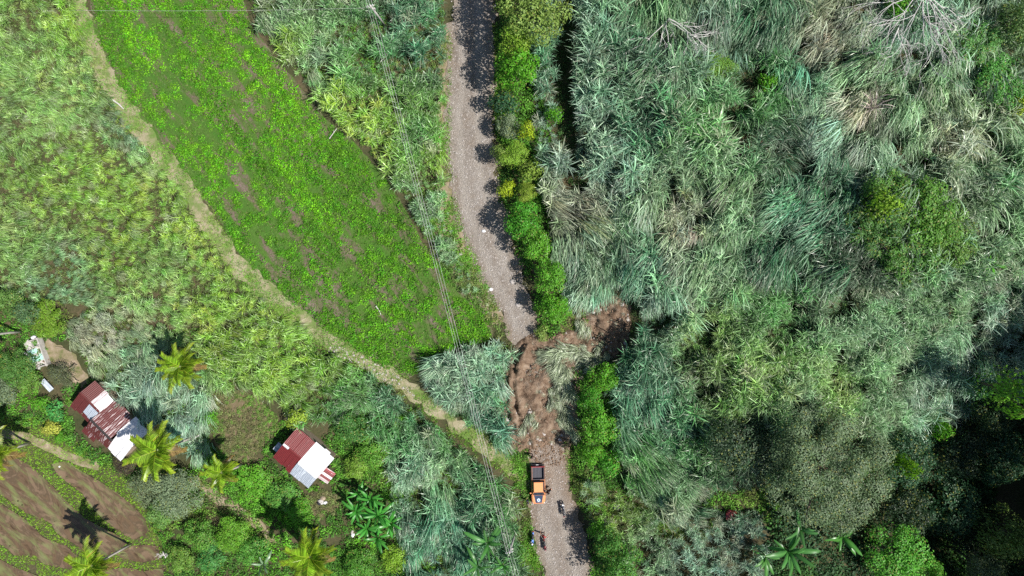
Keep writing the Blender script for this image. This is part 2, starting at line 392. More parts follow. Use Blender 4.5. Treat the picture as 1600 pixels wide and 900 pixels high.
# ------------------------------------------------------------------ ground sheet
def axis(lo, hi, step, far):
    a = list(np.arange(lo, hi + 1e-6, step)); k = step; left = []; right = []
    v = lo
    while v > -far: k *= 1.35; v -= k; left.append(v)
    k = step; v = hi
    while v < far: k *= 1.35; v += k; right.append(v)
    return np.array(left[::-1] + a + right)
gx = axis(-74, 90, .55, 1500); gy = axis(-46, 46, .55, 1500)
X, Y = np.meshgrid(gx, gy); Z = H(X, Y)
nx, ny = len(gx), len(gy)
i = np.arange(nx - 1)[None, :] + np.arange(ny - 1)[:, None] * nx
gf = np.stack([i, i + 1, i + nx + 1, i + nx], -1).reshape(-1, 4)
ground = link('ground', mesh_np('ground', np.stack([X, Y, Z], -1).reshape(-1, 3), gf, M['ground'], True)); tag(ground, kind='structure')

def dens(poly, step, jit=0.0, seed=1):
    out = []; n = len(poly)
    for k in range(n):
        a = np.array(poly[k]); b = np.array(poly[(k + 1) % n]); m = max(1, int(np.hypot(*(b - a)) / step))
        for q in range(m): out.append(a + (b - a) * q / m)
    out = np.array(out)
    if jit:
        out[:, 0] += (fbm(out[:, 0] * 1.1, out[:, 1] * 1.1, seed) - .5) * 2 * jit
        out[:, 1] += (fbm(out[:, 0] * 1.1 + 50, out[:, 1] * 1.1, seed + 5) - .5) * 2 * jit
    return out
def drape(name, poly_px, step, off, mat, jit=.3, relief=None, seed=1, label=None, world_poly=None):
    P = dens(GP(poly_px) if world_poly is None else world_poly, step, jit, seed)
    x0, y0 = P.min(0); x1, y1 = P.max(0)
    xs, ys = np.meshgrid(np.arange(x0, x1, step), np.arange(y0, y1, step))
    xs = xs.ravel() + rng.uniform(-.2, .2, xs.size) * step; ys = ys.ravel() + rng.uniform(-.2, .2, ys.size) * step
    k = sdist(P, xs, ys) > step * .45
    pts = np.concatenate([P, np.stack([xs[k], ys[k]], -1)])
    n = len(P)
    v, e, f, *_ = delaunay_2d_cdt([Vector(p) for p in pts], [(q, (q + 1) % n) for q in range(n)], [], 2, 1e-5)
    v = np.array([(p.x, p.y) for p in v])
    z = H(v[:, 0], v[:, 1]) + off
    if relief is not None:
        inn = np.clip(sdist(P, v[:, 0], v[:, 1]) / .8, 0, 1); z = z + relief(v[:, 0], v[:, 1]) * inn
    f = [tuple(q) for q in f if inside(P, np.mean(v[list(q), 0])[None], np.mean(v[list(q), 1])[None])[0]] if len(f) < 4000 else [tuple(q) for q in f]
    f = [q if ((v[q[1]] - v[q[0]])[0] * (v[q[2]] - v[q[0]])[1] - (v[q[1]] - v[q[0]])[1] * (v[q[2]] - v[q[0]])[0]) > 0 else q[::-1] for q in f]
    o = link(name, mesh_np(name, np.column_stack([v, z]), f, mat, True)); tag(o, label, kind='structure')
    return o
def ribbon(line, w0, w1=None):
    P = GP(line); w1 = w1 or w0; L = []; Rr = []
    for k in range(len(P)):
        d = P[min(k + 1, len(P) - 1)] - P[max(k - 1, 0)]; d = d / np.hypot(*d); nn = np.array([-d[1], d[0]])
        w = w0 + (w1 - w0) * k / (len(P) - 1); L.append(P[k] + nn * w / 2); Rr.append(P[k] - nn * w / 2)
    return np.array(L + Rr[::-1])
road_poly = np.concatenate([rl, rr[::-1]])
def lane(x, y):
    xl = np.interp(y, _ly, _lx); xr = np.interp(y, _ry, _rx); f = (x - xl) / (xr - xl) + (fbm(x * .15, y * .15, 23) - .5) * .25
    return np.exp(-((f - .28) / .085) ** 2) + np.exp(-((f - .66) / .085) ** 2)
road = drape('road', None, .45, .11, M['road'], 1.1, lambda x, y: (fbm(x * .9, y * .9, 21) - .5) * .08 - .05 * lane(x, y), world_poly=road_poly)
rv = np.array([v.co[:2] for v in road.data.vertices]); wv_ = np.clip(lane(rv[:, 0], rv[:, 1]) * (.35 + 1.1 * fbm(rv[:, 0] * .5, rv[:, 1] * .2, 25)), 0, 1)
ed_ = np.clip(1 - sdist(road_poly, rv[:, 0], rv[:, 1]) / 1.1, 0, 1)
wa_ = road.data.color_attributes.new('wear', 'FLOAT_COLOR', 'POINT'); wa_.data.foreach_set('color', np.column_stack([wv_, ed_, np.clip(np.exp(-((rv[:, 1] + 20) / 9) ** 2) * (.3 + 1.1 * fbm(rv[:, 0] * .5, rv[:, 1] * .35, 27)), 0, 1), wv_ * 0 + 1]).astype('f').ravel())
drape('crop_field', FIELD, .8, .055, M['field'], .3, lambda x, y: (fbm(x * .7, y * .7, 31) - .5) * .12)
drape('grass_track', None, .5, .06, M['path'], .9, world_poly=ribbon(PATH, 2.7, 1.9))
for k, p in enumerate(PADDY):
    drape('rice_paddy', p, .6, .07, M['mud'], .18, lambda x, y: (fbm(x * .8, y * .8, 41) - .5) * .07, seed=k)
def slide_relief(x, y):
    d = segdist(RIDGE_A, x, y)
    r = .45 * np.exp(-((d - .55) / .45) ** 2) - .25 * np.exp(-(d / .25) ** 2)
    lumps = (fbm(x * 1.1, y * 1.1, 51, 4) - .42) * 1.5 + (np.abs(fbm(x * .6 + 9, y * .6, 57, 3) - .5)) * 1.2
    return r * 1.4 + lumps * 1.25 + (vnoise(x * 2.6, y * 2.6, 71) - .5) * .45
drape('landslide', SLIDE, .26, .08, M['slide'], .6, slide_relief)
YARD3 = [(72, 530), (95, 538), (118, 552), (130, 575), (140, 596), (125, 605), (108, 590), (95, 575), (80, 570), (72, 550)]
YARD2 = [(330, 615), (380, 608), (425, 640), (440, 665), (418, 690), (400, 715), (420, 740), (470, 775), (505, 765), (535, 770), (525, 800), (500, 812),
         (470, 790), (420, 750), (395, 735), (370, 725), (340, 700), (325, 660)]
TRAIL_L = [(-20, 672), (40, 682), (80, 700), (115, 718), (155, 728)]
TRAIL_M = [(300, 745), (330, 770), (370, 795), (410, 825), (430, 850)]
TRAIL_C = [(175, 478), (220, 492), (280, 505), (340, 508), (400, 505)]
TRAIL_R = [(905, 755), (940, 775), (985, 800), (1040, 822), (1100, 830)]
drape('yard', YARD3, .4, .06, M['yard'], .6); drape('yard', YARD2, .5, .06, M['scrub'], .9)
SHOULDER = [(682, 40), (703, 40), (699, 170), (700, 250), (708, 310), (722, 360), (742, 405), (766, 455), (790, 502), (776, 512), (746, 480), (716, 440), (690, 395), (680, 330), (684, 250), (684, 170)]
drape('road_shoulder', SHOULDER, .5, .045, M['yard'], .4)
drape('footpath', None, .5, .06, M['yard'], .25, world_poly=ribbon(TRAIL_L, 1.2))
drape('footpath', None, .5, .065, M['yard'], .7, world_poly=ribbon(TRAIL_M, 1.5, .9))
drape('footpath', None, .5, .06, M['path'], .3, world_poly=ribbon(TRAIL_R, 2.4, 1.6))

# ------------------------------------------------------------------ plant prototypes and the scatter system
def put_leaf_attr(me, arr):
    a = me.color_attributes.new('leaf', 'FLOAT_COLOR', 'POINT'); a.data.foreach_set('color', np.column_stack([arr, np.ones(len(arr))]).astype('f').ravel())
def blade_mesh(name, base, az, th0, th1, L, wid, mat, seg=4, seed=0, fold=False):
    r = np.random.default_rng(seed); n = len(az)
    t = np.linspace(0, 1, seg + 1)
    P = np.zeros((n, seg + 1, 3)); P[:, 0] = base
    for k in range(seg):
        th = th0 + (th1 - th0) * ((k + .5) / seg)
        st = (L / seg)
        P[:, k + 1, 0] = P[:, k, 0] + np.sin(th) * np.cos(az) * st
        P[:, k + 1, 1] = P[:, k, 1] + np.sin(th) * np.sin(az) * st
        P[:, k + 1, 2] = P[:, k, 2] + np.cos(th) * st
    roll = r.normal(0, .5, n)
    sx = np.stack([-np.sin(az) * np.cos(roll), np.cos(az) * np.cos(roll), np.sin(roll)], -1)
    prof = np.interp(t, [0, .25, .6, 1], [.55, 1, .8, .06])
    off = sx[:, None, :] * (wid[:, None] * prof[None, :] / 2)[..., None]
    V = np.stack([P - off, P + off], 2).reshape(-1, 3)
    b = (np.arange(n) * (seg + 1) * 2)[:, None] + (np.arange(seg) * 2)[None, :]
    F = np.stack([b, b + 1, b + 3, b + 2], -1).reshape(-1, 4)
    me = mesh_np(name, V, F, mat, True)
    at = np.stack([np.repeat(r.uniform(0, 1, n), (seg + 1) * 2), np.tile(np.repeat(t, 2), n), np.repeat(r.uniform(0, 1, n), (seg + 1) * 2)], -1)
    put_leaf_attr(me, at); return me
def star_clump(name, seed, stalks=5, per=11, h=2.1, rad=.55, Lr=(.9, 1.7), w=(.06, .105)):
    r = np.random.default_rng(seed); base = []; az = []; a0 = []; a1 = []; L = []
    for s_ in range(stalks):
        q = r.uniform(0, 2 * np.pi); d = rad * math.sqrt(r.uniform()); top = h * r.uniform(.75, 1.1); lx, ly = r.normal(0, .2, 2)
        o = r.uniform(0, 6.28)
        for k in range(per):
            f = r.uniform(.55, 1); base.append((d * math.cos(q) + lx * f, d * math.sin(q) + ly * f, top * f)); az.append(o + k * 2.4 + r.normal(0, .3))
            a0.append(r.uniform(.15, .7)); a1.append(r.uniform(1.3, 2.2)); L.append(r.uniform(*Lr))
    n = len(az); return blade_mesh(name, np.array(base), np.array(az), np.array(a0), np.array(a1), np.array(L), r.uniform(*w, n), M['cane'], 4, seed)
def lodged_clump(name, seed, n=56, h=1.5, spread=.22, Lr=(1.5, 3.0), w=(.055, .10)):
    r = np.random.default_rng(seed)
    base = np.column_stack([r.normal(0, .4, n), r.normal(0, .4, n), r.uniform(.35, 1.0, n) * h]); az = r.normal(0, spread, n)
    return blade_mesh(name, base, az, r.uniform(.5, 1.2, n), r.uniform(1.5, 2.0, n), r.uniform(*Lr, n), r.uniform(*w, n), M['cane'], 4, seed)
def tuft(name, seed, n=16, Lr=(.15, .4), w=(.05, .10), mat='low', rad=.16):
    r = np.random.default_rng(seed); base = np.column_stack([r.normal(0, rad, n), r.normal(0, rad, n), np.zeros(n)])
    return blade_mesh(name, base, r.uniform(0, 6.28, n), r.uniform(.1, .6, n), r.uniform(.8, 1.8, n), r.uniform(*Lr, n), r.uniform(*w, n), M[mat], 2, seed)
def leaf_quads(pos, nrm, size, mat, name, seed=0, asp=.6, extra=None):
    """diamond leaves with a fold along the rib"""
    r = np.random.default_rng(seed); n = len(pos)
    nrm = nrm / np.linalg.norm(nrm, axis=1, keepdims=True)
    a = r.normal(0, 1, (n, 3)); a -= nrm * np.sum(a * nrm, 1, keepdims=True); a /= np.linalg.norm(a, axis=1, keepdims=True); b = np.cross(nrm, a)
    s = size[:, None]
    V = np.stack([pos - a * s * .5, pos + b * s * asp * .5 + nrm * s * .08 - a * s * .05, pos + a * s * .5, pos - b * s * asp * .5 + nrm * s * .08 - a * s * .05], 1).reshape(-1, 3)
    k = (np.arange(n) * 4)[:, None]; F = np.concatenate([k + [0, 2, 1], k + [0, 3, 2]], 0)
    me = mesh_np(name, V, F, mat)
    rv = r.uniform(0, 1, n) if extra is None else extra
    put_leaf_attr(me, np.stack([np.repeat(rv, 4), np.tile([0, .5, 1, .5], n), np.repeat(r.uniform(0, 1, n), 4)], -1)); return me
def leafy_plant(name, seed, n=16, rad=.3, h=.32, size=(.14, .24), mat='crop'):
    r = np.random.default_rng(seed); q = r.uniform(0, 6.28, n); d = rad * np.sqrt(r.uniform(0, 1, n))
    pos = np.column_stack([d * np.cos(q), d * np.sin(q), h * (1 - .6 * (d / rad) ** 2) * r.uniform(.6, 1.1, n)])
    nr = np.column_stack([np.cos(q) * d / rad * .8, np.sin(q) * d / rad * .8, np.ones(n)]) + r.normal(0, .25, (n, 3))
    return leaf_quads(pos, nr, r.uniform(*size, n), M[mat], name, seed, .8)

def proto_set(cname, meshes):
    c = bpy.data.collections.new(cname)
    for k, me in enumerate(meshes):
        o = bpy.data.objects.new('%s_%02d' % (cname, k), me); c.objects.link(o)
    return c
PS = dict(
    cane=proto_set('cane_clump', [star_clump('cane_star', 10 + k) for k in range(4)] + [star_clump('cane_loose', 20 + k, 4, 10, 1.9, .6, (1.1, 2.0)) for k in range(2)]
                   + [lodged_clump('cane_lodged', 30 + k) for k in range(4)] + [lodged_clump('cane_flat', 40 + k, 42, 1.1, .5, (1.2, 2.4)) for k in range(2)]),
    low=proto_set('grass_tuft', [tuft('tuft', 50 + k) for k in range(4)]),
    crop=proto_set('crop_plant', [leafy_plant('crop', 60 + k, 30, .5, .34, (.10, .19)) for k in range(5)]),
    cover=proto_set('cover_plant', [leafy_plant('cover', 70 + k, 26, .45, .5, (.13, .24)) for k in range(4)]),
    stone=proto_set('stone', [MB().blob((0, 0, 0), (1, .8, .55), 6, 4, .25, random.Random(k)).mesh('stone', M['rock']) for k in range(4)]),
    clod=proto_set('clod', [MB().blob((0, 0, 0), (1, .85, .7), 6, 4, .35, random.Random(k + 9)).mesh('clod', M['clod']) for k in range(4)]),
)
_gn = {}
def gn_group(key):
    if key in _gn: return _gn[key]
    ng = bpy.data.node_groups.new('scatter_' + key, 'GeometryNodeTree'); _gn[key] = ng
    ng.interface.new_socket('Geometry', in_out='INPUT', socket_type='NodeSocketGeometry'); ng.interface.new_socket('Geometry', in_out='OUTPUT', socket_type='NodeSocketGeometry')
    N = ng.nodes; L = ng.links; gi = N.new('NodeGroupInput'); go = N.new('NodeGroupOutput')
    ci = N.new('GeometryNodeCollectionInfo'); ci.inputs['Collection'].default_value = PS[key]; ci.inputs['Separate Children'].default_value = True; ci.inputs['Reset Children'].default_value = True
    ip = N.new('GeometryNodeInstanceOnPoints'); ip.inputs['Pick Instance'].default_value = True
    def attr(nm, dt):
        a = N.new('GeometryNodeInputNamedAttribute'); a.data_type = dt; a.inputs['Name'].default_value = nm; return a.outputs['Attribute']
    e = N.new('FunctionNodeEulerToRotation'); L.new(attr('rot', 'FLOAT_VECTOR'), e.inputs[0])
    L.new(gi.outputs[0], ip.inputs['Points']); L.new(ci.outputs[0], ip.inputs['Instance']); L.new(attr('idx', 'INT'), ip.inputs['Instance Index'])
    L.new(e.outputs[0], ip.inputs['Rotation']); L.new(attr('scl', 'FLOAT_VECTOR'), ip.inputs['Scale']); L.new(ip.outputs[0], go.inputs[0])
    return ng
def scatter(name, key, x, y, z, rot, scl, idx, tint, label, cat):
    n = len(x); me = bpy.data.meshes.new(name); me.vertices.add(n); me.vertices.foreach_set('co', np.column_stack([x, y, z]).astype('f').ravel())
    a = me.attributes.new('rot', 'FLOAT_VECTOR', 'POINT'); a.data.foreach_set('vector', np.asarray(rot, 'f').ravel())
    if np.ndim(scl) == 1: scl = np.stack([scl] * 3, -1)
    a = me.attributes.new('scl', 'FLOAT_VECTOR', 'POINT'); a.data.foreach_set('vector', np.asarray(scl, 'f').ravel())
    a = me.attributes.new('idx', 'INT', 'POINT'); a.data.foreach_set('value', np.asarray(idx, 'i'))
    a = me.attributes.new('tint', 'FLOAT_COLOR', 'POINT'); a.data.foreach_set('color', np.column_stack([tint, np.ones(n)]).astype('f').ravel())
    o = link(name, me); tag(o, label, cat, kind='stuff'); md = o.modifiers.new('scatter', 'NODES'); md.node_group = gn_group(key); return o
def sample_px(poly, step_m, jit=.5):
    p = np.array(poly, float); st = step_m * S
    xs, ys = np.meshgrid(np.arange(p[:, 0].min(), p[:, 0].max() + st, st), np.arange(p[:, 1].min(), p[:, 1].max() + st, st))
    xs = xs.ravel() + rng.uniform(-jit, jit, xs.size) * st; ys = ys.ravel() + rng.uniform(-jit, jit, ys.size) * st
    k = inside(p, xs, ys); return xs[k], ys[k]

# ------------------------------------------------------------------ tall cane grass: lie of the stems, colour and height across the place
BG = (.07, .22, .105); YG = (.29, .54, .05); GR = (.10, .31, .07); PG = (.22, .40, .19); ST = (.40, .40, .29); DK = (.03, .09, .04); TE = (.11, .31, .18); PB = (.26, .44, .30)  # PB and TE: cane greens lightened to paint in mint highlights
LY = (.28, .50, .11)
CP = [  # pixel, direction the stems lie (degrees clockwise from image right), lodging, colour, height
 (40, 60, 30, 0.80, LY, .8), (60, 150, 25, 0.85, LY, .8), (150, 250, 25, 0.85, YG, .7), (80, 300, 15, 0.85, YG, .7), (30, 370, 5, 0.85, LY, .7), (200, 330, 25, 0.85, YG, .7), (20, 190, 20, 0.85, LY, .7),
 (250, 420, 25, 0.75, LY, .7), (100, 430, 5, 0.85, PG, .6), (330, 450, 40, 0.65, YG, .7), (180, 560, 60, 0.85, PG, .8), (350, 530, 30, 0.65, YG, .8), (480, 590, 20, 0.55, YG, .9), (100, 30, 40, 0.75, YG, .8),
 (520, 640, 20, 0.55, GR, .9), (270, 640, 60, 0.85, PB, .9), (160, 545, 60, 0.85, ST, .7), (220, 610, 90, 0.85, PB, 1), (120, 120, 35, 0.75, LY, .8), (180, 400, 10, 0.85, YG, .7), (300, 350, 45, 0.65, YG, .7), (200, 200, 30, 0.75, PG, .7),
 (430, 30, 50, .5, PG, .9), (500, 100, 40, .4, PG, .9), (560, 100, 0, .2, GR, 1), (650, 60, 90, .3, BG, 1), (540, 170, 30, .3, YG, .9), (600, 220, 30, .2, YG, .9), (650, 220, 60, .2, GR, .9),
 (660, 320, 30, .2, PG, .8), (690, 250, 60, .3, YG, .7), (700, 370, 60, .3, PG, .7), (730, 440, 70, .4, PG, .6), (440, 80, 40, .3, YG, .9),
 (720, 590, 110, .5, PB, 1), (770, 640, 95, .55, TE, 1), (700, 570, 150, .5, PB, 1), (780, 580, 60, .5, PB, .9),
 (640, 640, 45, .4, BG, 1), (700, 680, 45, .4, GR, .9), (680, 740, 95, .8, PG, 1), (650, 720, 95, .7, PB, 1), (690, 830, 95, .7, TE, 1), (780, 760, 45, .4, GR, .9), (620, 680, 90, .5, GR, .9), (740, 780, 80, .5, BG, 1),
 (856, 200, 190, 0.10, PB, .75), (852, 90, 200, 0.10, BG, .75), (915, 100, 195, 0.12, PB, 1.1), (915, 220, 180, 0.12, PB, 1.1), (905, 30, 195, 0.12, PB, 1.1), (980, 60, 110, 0.72, BG, 1), (1040, 30, 95, 0.92, PG, 1), (1000, 200, 200, 0.30, BG, 1), (960, 260, 60, 0.20, PB, 1),
 (1100, 60, 90, 0.92, PB, 1), (1180, 30, 95, 1.00, BG, 1), (1250, 100, 105, 0.97, TE, 1), (1350, 100, 130, 1.00, PG, 1), (1290, 60, 120, 0.92, ST, 1), (1300, 200, 125, 1.00, PB, 1), (1420, 150, 130, 1.00, PG, 1), (1400, 60, 120, 0.82, PB, 1),
 (1250, 330, 125, 1, TE, 1), (1200, 400, 120, 1.00, BG, 1), (1290, 300, 130, 1, BG, 1), (1100, 200, 30, 0.15, GR, 1), (1080, 250, 60, 0.20, PG, 1), (1150, 300, 125, 0.82, PG, 1), (1030, 330, 110, 0.82, PG, 1), (905, 330, 40, 0.92, ST, 1), (930, 370, 60, 1.00, PG, 1),
 (900, 420, 105, 1.00, PB, 1), (1000, 400, 110, 0.82, TE, 1), (1060, 350, 110, 0.82, ST, 1), (1110, 400, 115, 0.82, PG, 1), (1320, 400, 150, 0.72, DK, .9), (1000, 540, 100, 0.62, BG, 1), (995, 620, 60, 0.82, TE, 1), (1050, 480, 90, 0.52, PB, 1),
 (1100, 520, 0, 0.10, LY, .9), (1200, 480, 0, 0.10, GR, .9), (1200, 580, 0, 0.10, LY, .9), (1300, 500, 0, 0.10, PG, .9), (1400, 520, 0, 0.15, PG, .9), (1480, 480, 60, 0.30, PG, .9), (1550, 380, 60, 0.30, PG, .9), (1520, 250, 60, 0.62, PG, 1), (1480, 230, 90, 0.52, ST, 1),
 (1560, 520, 110, 0.62, PB, 1), (1450, 620, 90, 0.52, PB, 1), (1380, 620, 60, 0.30, PG, 1), (1300, 600, 0, 0.10, LY, .9), (1150, 640, 0, 0.15, LY, .9), (1250, 620, 0, 0.10, PG, .9), (1500, 580, 110, 0.72, PB, 1), (1350, 560, 0, 0.10, PG, .9),
 (1000, 710, 55, 0.92, GR, 1), (1050, 760, 60, 1.00, PG, 1), (1040, 670, 20, 0.62, BG, 1), (1090, 700, 30, 0.52, GR, .9), (1165, 690, 270, 0.52, DK, 1), (1160, 640, 270, 0.30, DK, 1), (1000, 850, 0, 0.30, PG, .8), (1080, 860, 0, 0.20, PB, .8), (1130, 770, 0, 0.20, DK, .7), (1140, 870, 0, 0.20, PB, .8),
 (915, 790, 20, 0.52, PG, .7), (960, 810, 0, 0.30, YG, .7), (1220, 230, 60, 0.52, DK, .9), (1200, 130, 100, 0.52, GR, .8), (1400, 250, 125, 1.00, PB, 1), (1340, 170, 120, 0.92, ST, 1), (1430, 240, 120, 0.72, PG, 1),
]
_cp = np.array([(c[0], c[1]) for c in CP], float); _ca = np.radians([-c[2] for c in CP]); _cl = np.array([c[3] for c in CP]); _cc = np.array([c[4] for c in CP]); _ch = np.array([c[5] for c in CP])
def cane_field(px, py):
    w = 1 / (((px[:, None] - _cp[:, 0]) ** 2 + (py[:, None] - _cp[:, 1]) ** 2) + 700.) ** 2.2; w /= w.sum(1, keepdims=True)
    ang = np.arctan2((w * np.sin(_ca)).sum(1), (w * np.cos(_ca)).sum(1))
    return ang, (w * _cl).sum(1), w @ _cc, (w * _ch).sum(1)
def poly_hits(polys, px, py):
    r = np.zeros(px.shape, bool)
    for p in polys: r |= inside(np.array(p, float), px, py)
    return r
ROAD_PX = ROAD_L + ROAD_R[::-1]
def cane(name, poly, step, label, hs=1.0, avoid=(), gap=.0, cat='tall grass'):
    px, py = sample_px(poly, step)
    x, y, z = G(px, py, 1.3 * hs)
    keep = ~poly_hits([ROAD_PX, SLIDE] + list(avoid), px, py) & (segdist(np.array(PATH, float), px, py) > 13)
    n1 = fbm(x * .42, y * .42, 81, 3)
    pit = n1 < gap
    px, py, x, y, z, n1, pit = (a[keep] for a in (px, py, x, y, z, n1, pit)); n = len(px)
    ang, lean, col, hh = cane_field(px, py)
    ang = ang + (fbm(x * .16, y * .16, 91) - .5) * 1.5 + rng.normal(0, .14, n)
    lodged = rng.uniform(0, 1, n) < np.clip((lean - .25) * 1.3, 0, .9)
    idx = np.where(lodged, rng.integers(6, 12, n), rng.integers(0, 6, n))
    rz = np.where(lodged, ang, rng.uniform(0, 6.28, n))
    tilt = np.where(lodged, rng.normal(0, .12, n), rng.normal(0, .12, n) + lean * .25)
    s = hs * hh * rng.uniform(.72, 1.2, n) * (.45 + 1.05 * fbm(x * .5 + 7, y * .5, 95))
    s = np.where(pit, s * .38, s); idx = np.where(pit, rng.integers(0, 6, n), idx)
    mid = fbm(x * .25 + 3, y * .25, 97)[:, None]
    band = fbm((x * np.cos(ang) + y * np.sin(ang)) * .10, (-x * np.sin(ang) + y * np.cos(ang)) * .45, 98)[:, None]  # bright bands painted into the tint, like lodged stems catching the sun
    col = col * (1 + (mid - .5) * .9) * (1 + (band - .5) * 1.1 * lodged[:, None]) * rng.uniform(.65, 1.35, (n, 1)) * (1 + rng.normal(0, .07, (n, 3)))
    st = (fbm(x * .6, y * .6 + 40, 99) > .71)[:, None] & (rng.uniform(0, 1, (n, 1)) < .55)
    col = np.where(st, col * .4 + np.array(ST) * .6, col)
    # euler XYZ: tilt about local Y before turning about Z
    rot = np.column_stack([np.zeros(n), tilt, rz])
    return scatter(name, 'cane', x, y, z - .08, rot, np.column_stack([s, s, s * rng.uniform(.9, 1.6, n)]), idx, np.clip(col, .01, .6), label, cat)

HOUSE_A = [(100, 632), (145, 590), (180, 620), (236, 672), (190, 728), (160, 712), (130, 700), (114, 678)]
HOUSE_B = [(412, 715), (445, 665), (462, 662), (525, 715), (530, 745), (500, 775), (470, 770)]
LEFT_UP = [(-60, -40), (112, -40), (122, 40), (150, 115), (192, 190), (242, 255), (288, 312), (326, 378), (374, 440), (425, 486), (430, 508), (340, 510), (270, 508), (215, 496), (170, 482), (100, 474), (60, 470), (-60, 474)]
LEFT_LO = [(140, 480), (175, 486), (215, 500), (290, 514), (400, 514), (440, 500), (495, 540), (548, 575), (560, 610), (548, 650), (510, 660), (462, 655), (430, 625), (385, 602), (330, 610), (318, 660), (330, 700), (310, 720), (255, 690), (215, 655), (180, 615), (150, 585), (128, 560), (108, 532), (100, 500)]
STRIP = [(380, -40), (692, -40), (696, 90), (688, 170), (690, 250), (697, 315), (708, 365), (726, 415), (748, 460), (730, 468), (712, 440), (690, 400), (655, 350), (632, 308), (604, 266), (565, 222), (522, 184), (490, 145), (444, 90), (402, 40)]
TONGUE = [(662, 572), (700, 552), (745, 542), (790, 538), (800, 555), (790, 600), (788, 650), (795, 690), (775, 695), (735, 665), (700, 635), (668, 605)]
LOWER = [(560, 580), (600, 605), (650, 640), (700, 680), (745, 720), (785, 752), (803, 790), (806, 830), (810, 870), (818, 940), (640, 940), (634, 860), (612, 800), (605, 750), (612, 700), (585, 660), (560, 640)]
HILL_N = [(842, -40), (1660, -40), (1660, 330), (1520, 420), (1340, 440), (1200, 430), (1060, 440), (990, 470), (950, 455), (900, 470), (880, 430), (868, 380), (850, 300), (838, 200), (832, 100)]
HILL_S = [(985, 470), (1060, 440), (1200, 430), (1340, 440), (1520, 420), (1660, 330), (1660, 560), (1560, 620), (1480, 650), (1440, 690), (1395, 700), (1300, 650), (1220, 660), (1215, 760), (1120, 770), (1100, 800), (1040, 805), (985, 770), (962, 700), (960, 610), (950, 575), (985, 545)]
EAST_LO = [(912, 752), (932, 752), (975, 780), (1040, 808), (1110, 800), (1190, 800), (1200, 940), (960, 940), (942, 860), (914, 800)]
GAP_N = [(864, -40), (900, -40), (900, 180), (906, 260), (925, 300), (890, 300), (874, 250), (866, 120)]
SCAR = [(870, 500), (905, 490), (935, 455), (985, 448), (1004, 480), (996, 540), (965, 575), (920, 580)]
PIT = [(1075, 92), (1100, 82), (1150, 98), (1200, 108), (1240, 140), (1200, 150), (1150, 135), (1100, 125)]
cane('cane_field', LEFT_UP, .74, 'pale yellow-green lodged cane filling the upper left field beside the grassy track', .74, gap=.33, cat='cane')
cane('cane_thicket', LEFT_LO, .76, 'yellow-green cane around the lone palm below the left field footpath', .82, [HOUSE_A, HOUSE_B, YARD2, YARD3], gap=.34, cat='cane')
cane('roadside_cane', STRIP, .8, 'upright cane strip under the power lines between crop field and gravel road', .85, gap=.43, cat='cane')
cane('cane_tongue', TONGUE, .74, 'grey-green drooping cane wedge between grassy track and landslide', .95, gap=.28, cat='cane')
cane('downhill_cane', LOWER, .78, 'blue-green windblown cane below the grassy track left of the pickup', .9, [HOUSE_B], gap=.38, cat='cane')
cane('hillside_cane', HILL_N, .74, 'blue-green windswept cane covering the hillside right of the upper road', 1.05, [GAP_N, PIT, SCAR], gap=.41, cat='cane')
cane('slope_cane', HILL_S, .68, 'finer upright green cane on the lower hillside right of the landslide', .95, [SCAR], gap=.41, cat='cane')
cane('lowland_cane', EAST_LO, .8, 'grey-green scattered cane at the bottom right of the pickup', .8, gap=.38, cat='cane')
# cane that slid down with the soil
def slid(polys, n, label):
    X_, Y_, A_ = [], [], []
    for line, k, a in polys:
        L_ = np.array(line, float); t = rng.uniform(0, len(L_) - 1.001, k); i0 = t.astype(int); f = (t - i0)[:, None]
        p = L_[i0] * (1 - f) + L_[i0 + 1] * f + rng.normal(0, 5, (k, 2)); X_.append(p[:, 0]); Y_.append(p[:, 1]); A_.append(np.full(k, -math.radians(a)) + rng.normal(0, .5, k))
    px = np.concatenate(X_); py = np.concatenate(Y_); a = np.concatenate(A_); x, y, z = G(px, py); n = len(px)
    scatter('slid_cane', 'cane', x, y, z + .15, np.column_stack([np.zeros(n), rng.uniform(.1, .45, n), a]), rng.uniform(.35, .7, n), rng.integers(6, 12, n),
            np.array([.30, .36, .22]) * rng.uniform(.6, 1.3, (n, 1)), label, 'cane')
def slide_sticks():
    px, py = sample_px(SLIDE, .62); x, y, z = G(px, py); n = len(px)
    scatter('slide_litter', 'cane', x, y, z + .05, np.column_stack([np.zeros(n), rng.uniform(.2, .5, n), rng.uniform(0, 6.28, n)]), rng.uniform(.10, .28, n), rng.integers(6, 12, n), np.array([.26, .22, .15]) * rng.uniform(.5, 1.6, (n, 1)), 'brown roots and broken stalks strewn over the landslide', 'debris')
slide_sticks()
slid([([(850, 552), (880, 548), (905, 552), (925, 560)], 52, 160), ([(868, 560), (880, 590), (895, 620)], 40, 100), ([(862, 610), (875, 640), (890, 670)], 34, 60), ([(905, 500), (915, 515)], 8, 100), ([(830, 650), (825, 670)], 5, 120), ([(935, 530), (940, 560)], 10, 120)], 0,
     'uprooted grey-green cane lying tangled on the brown landslide')

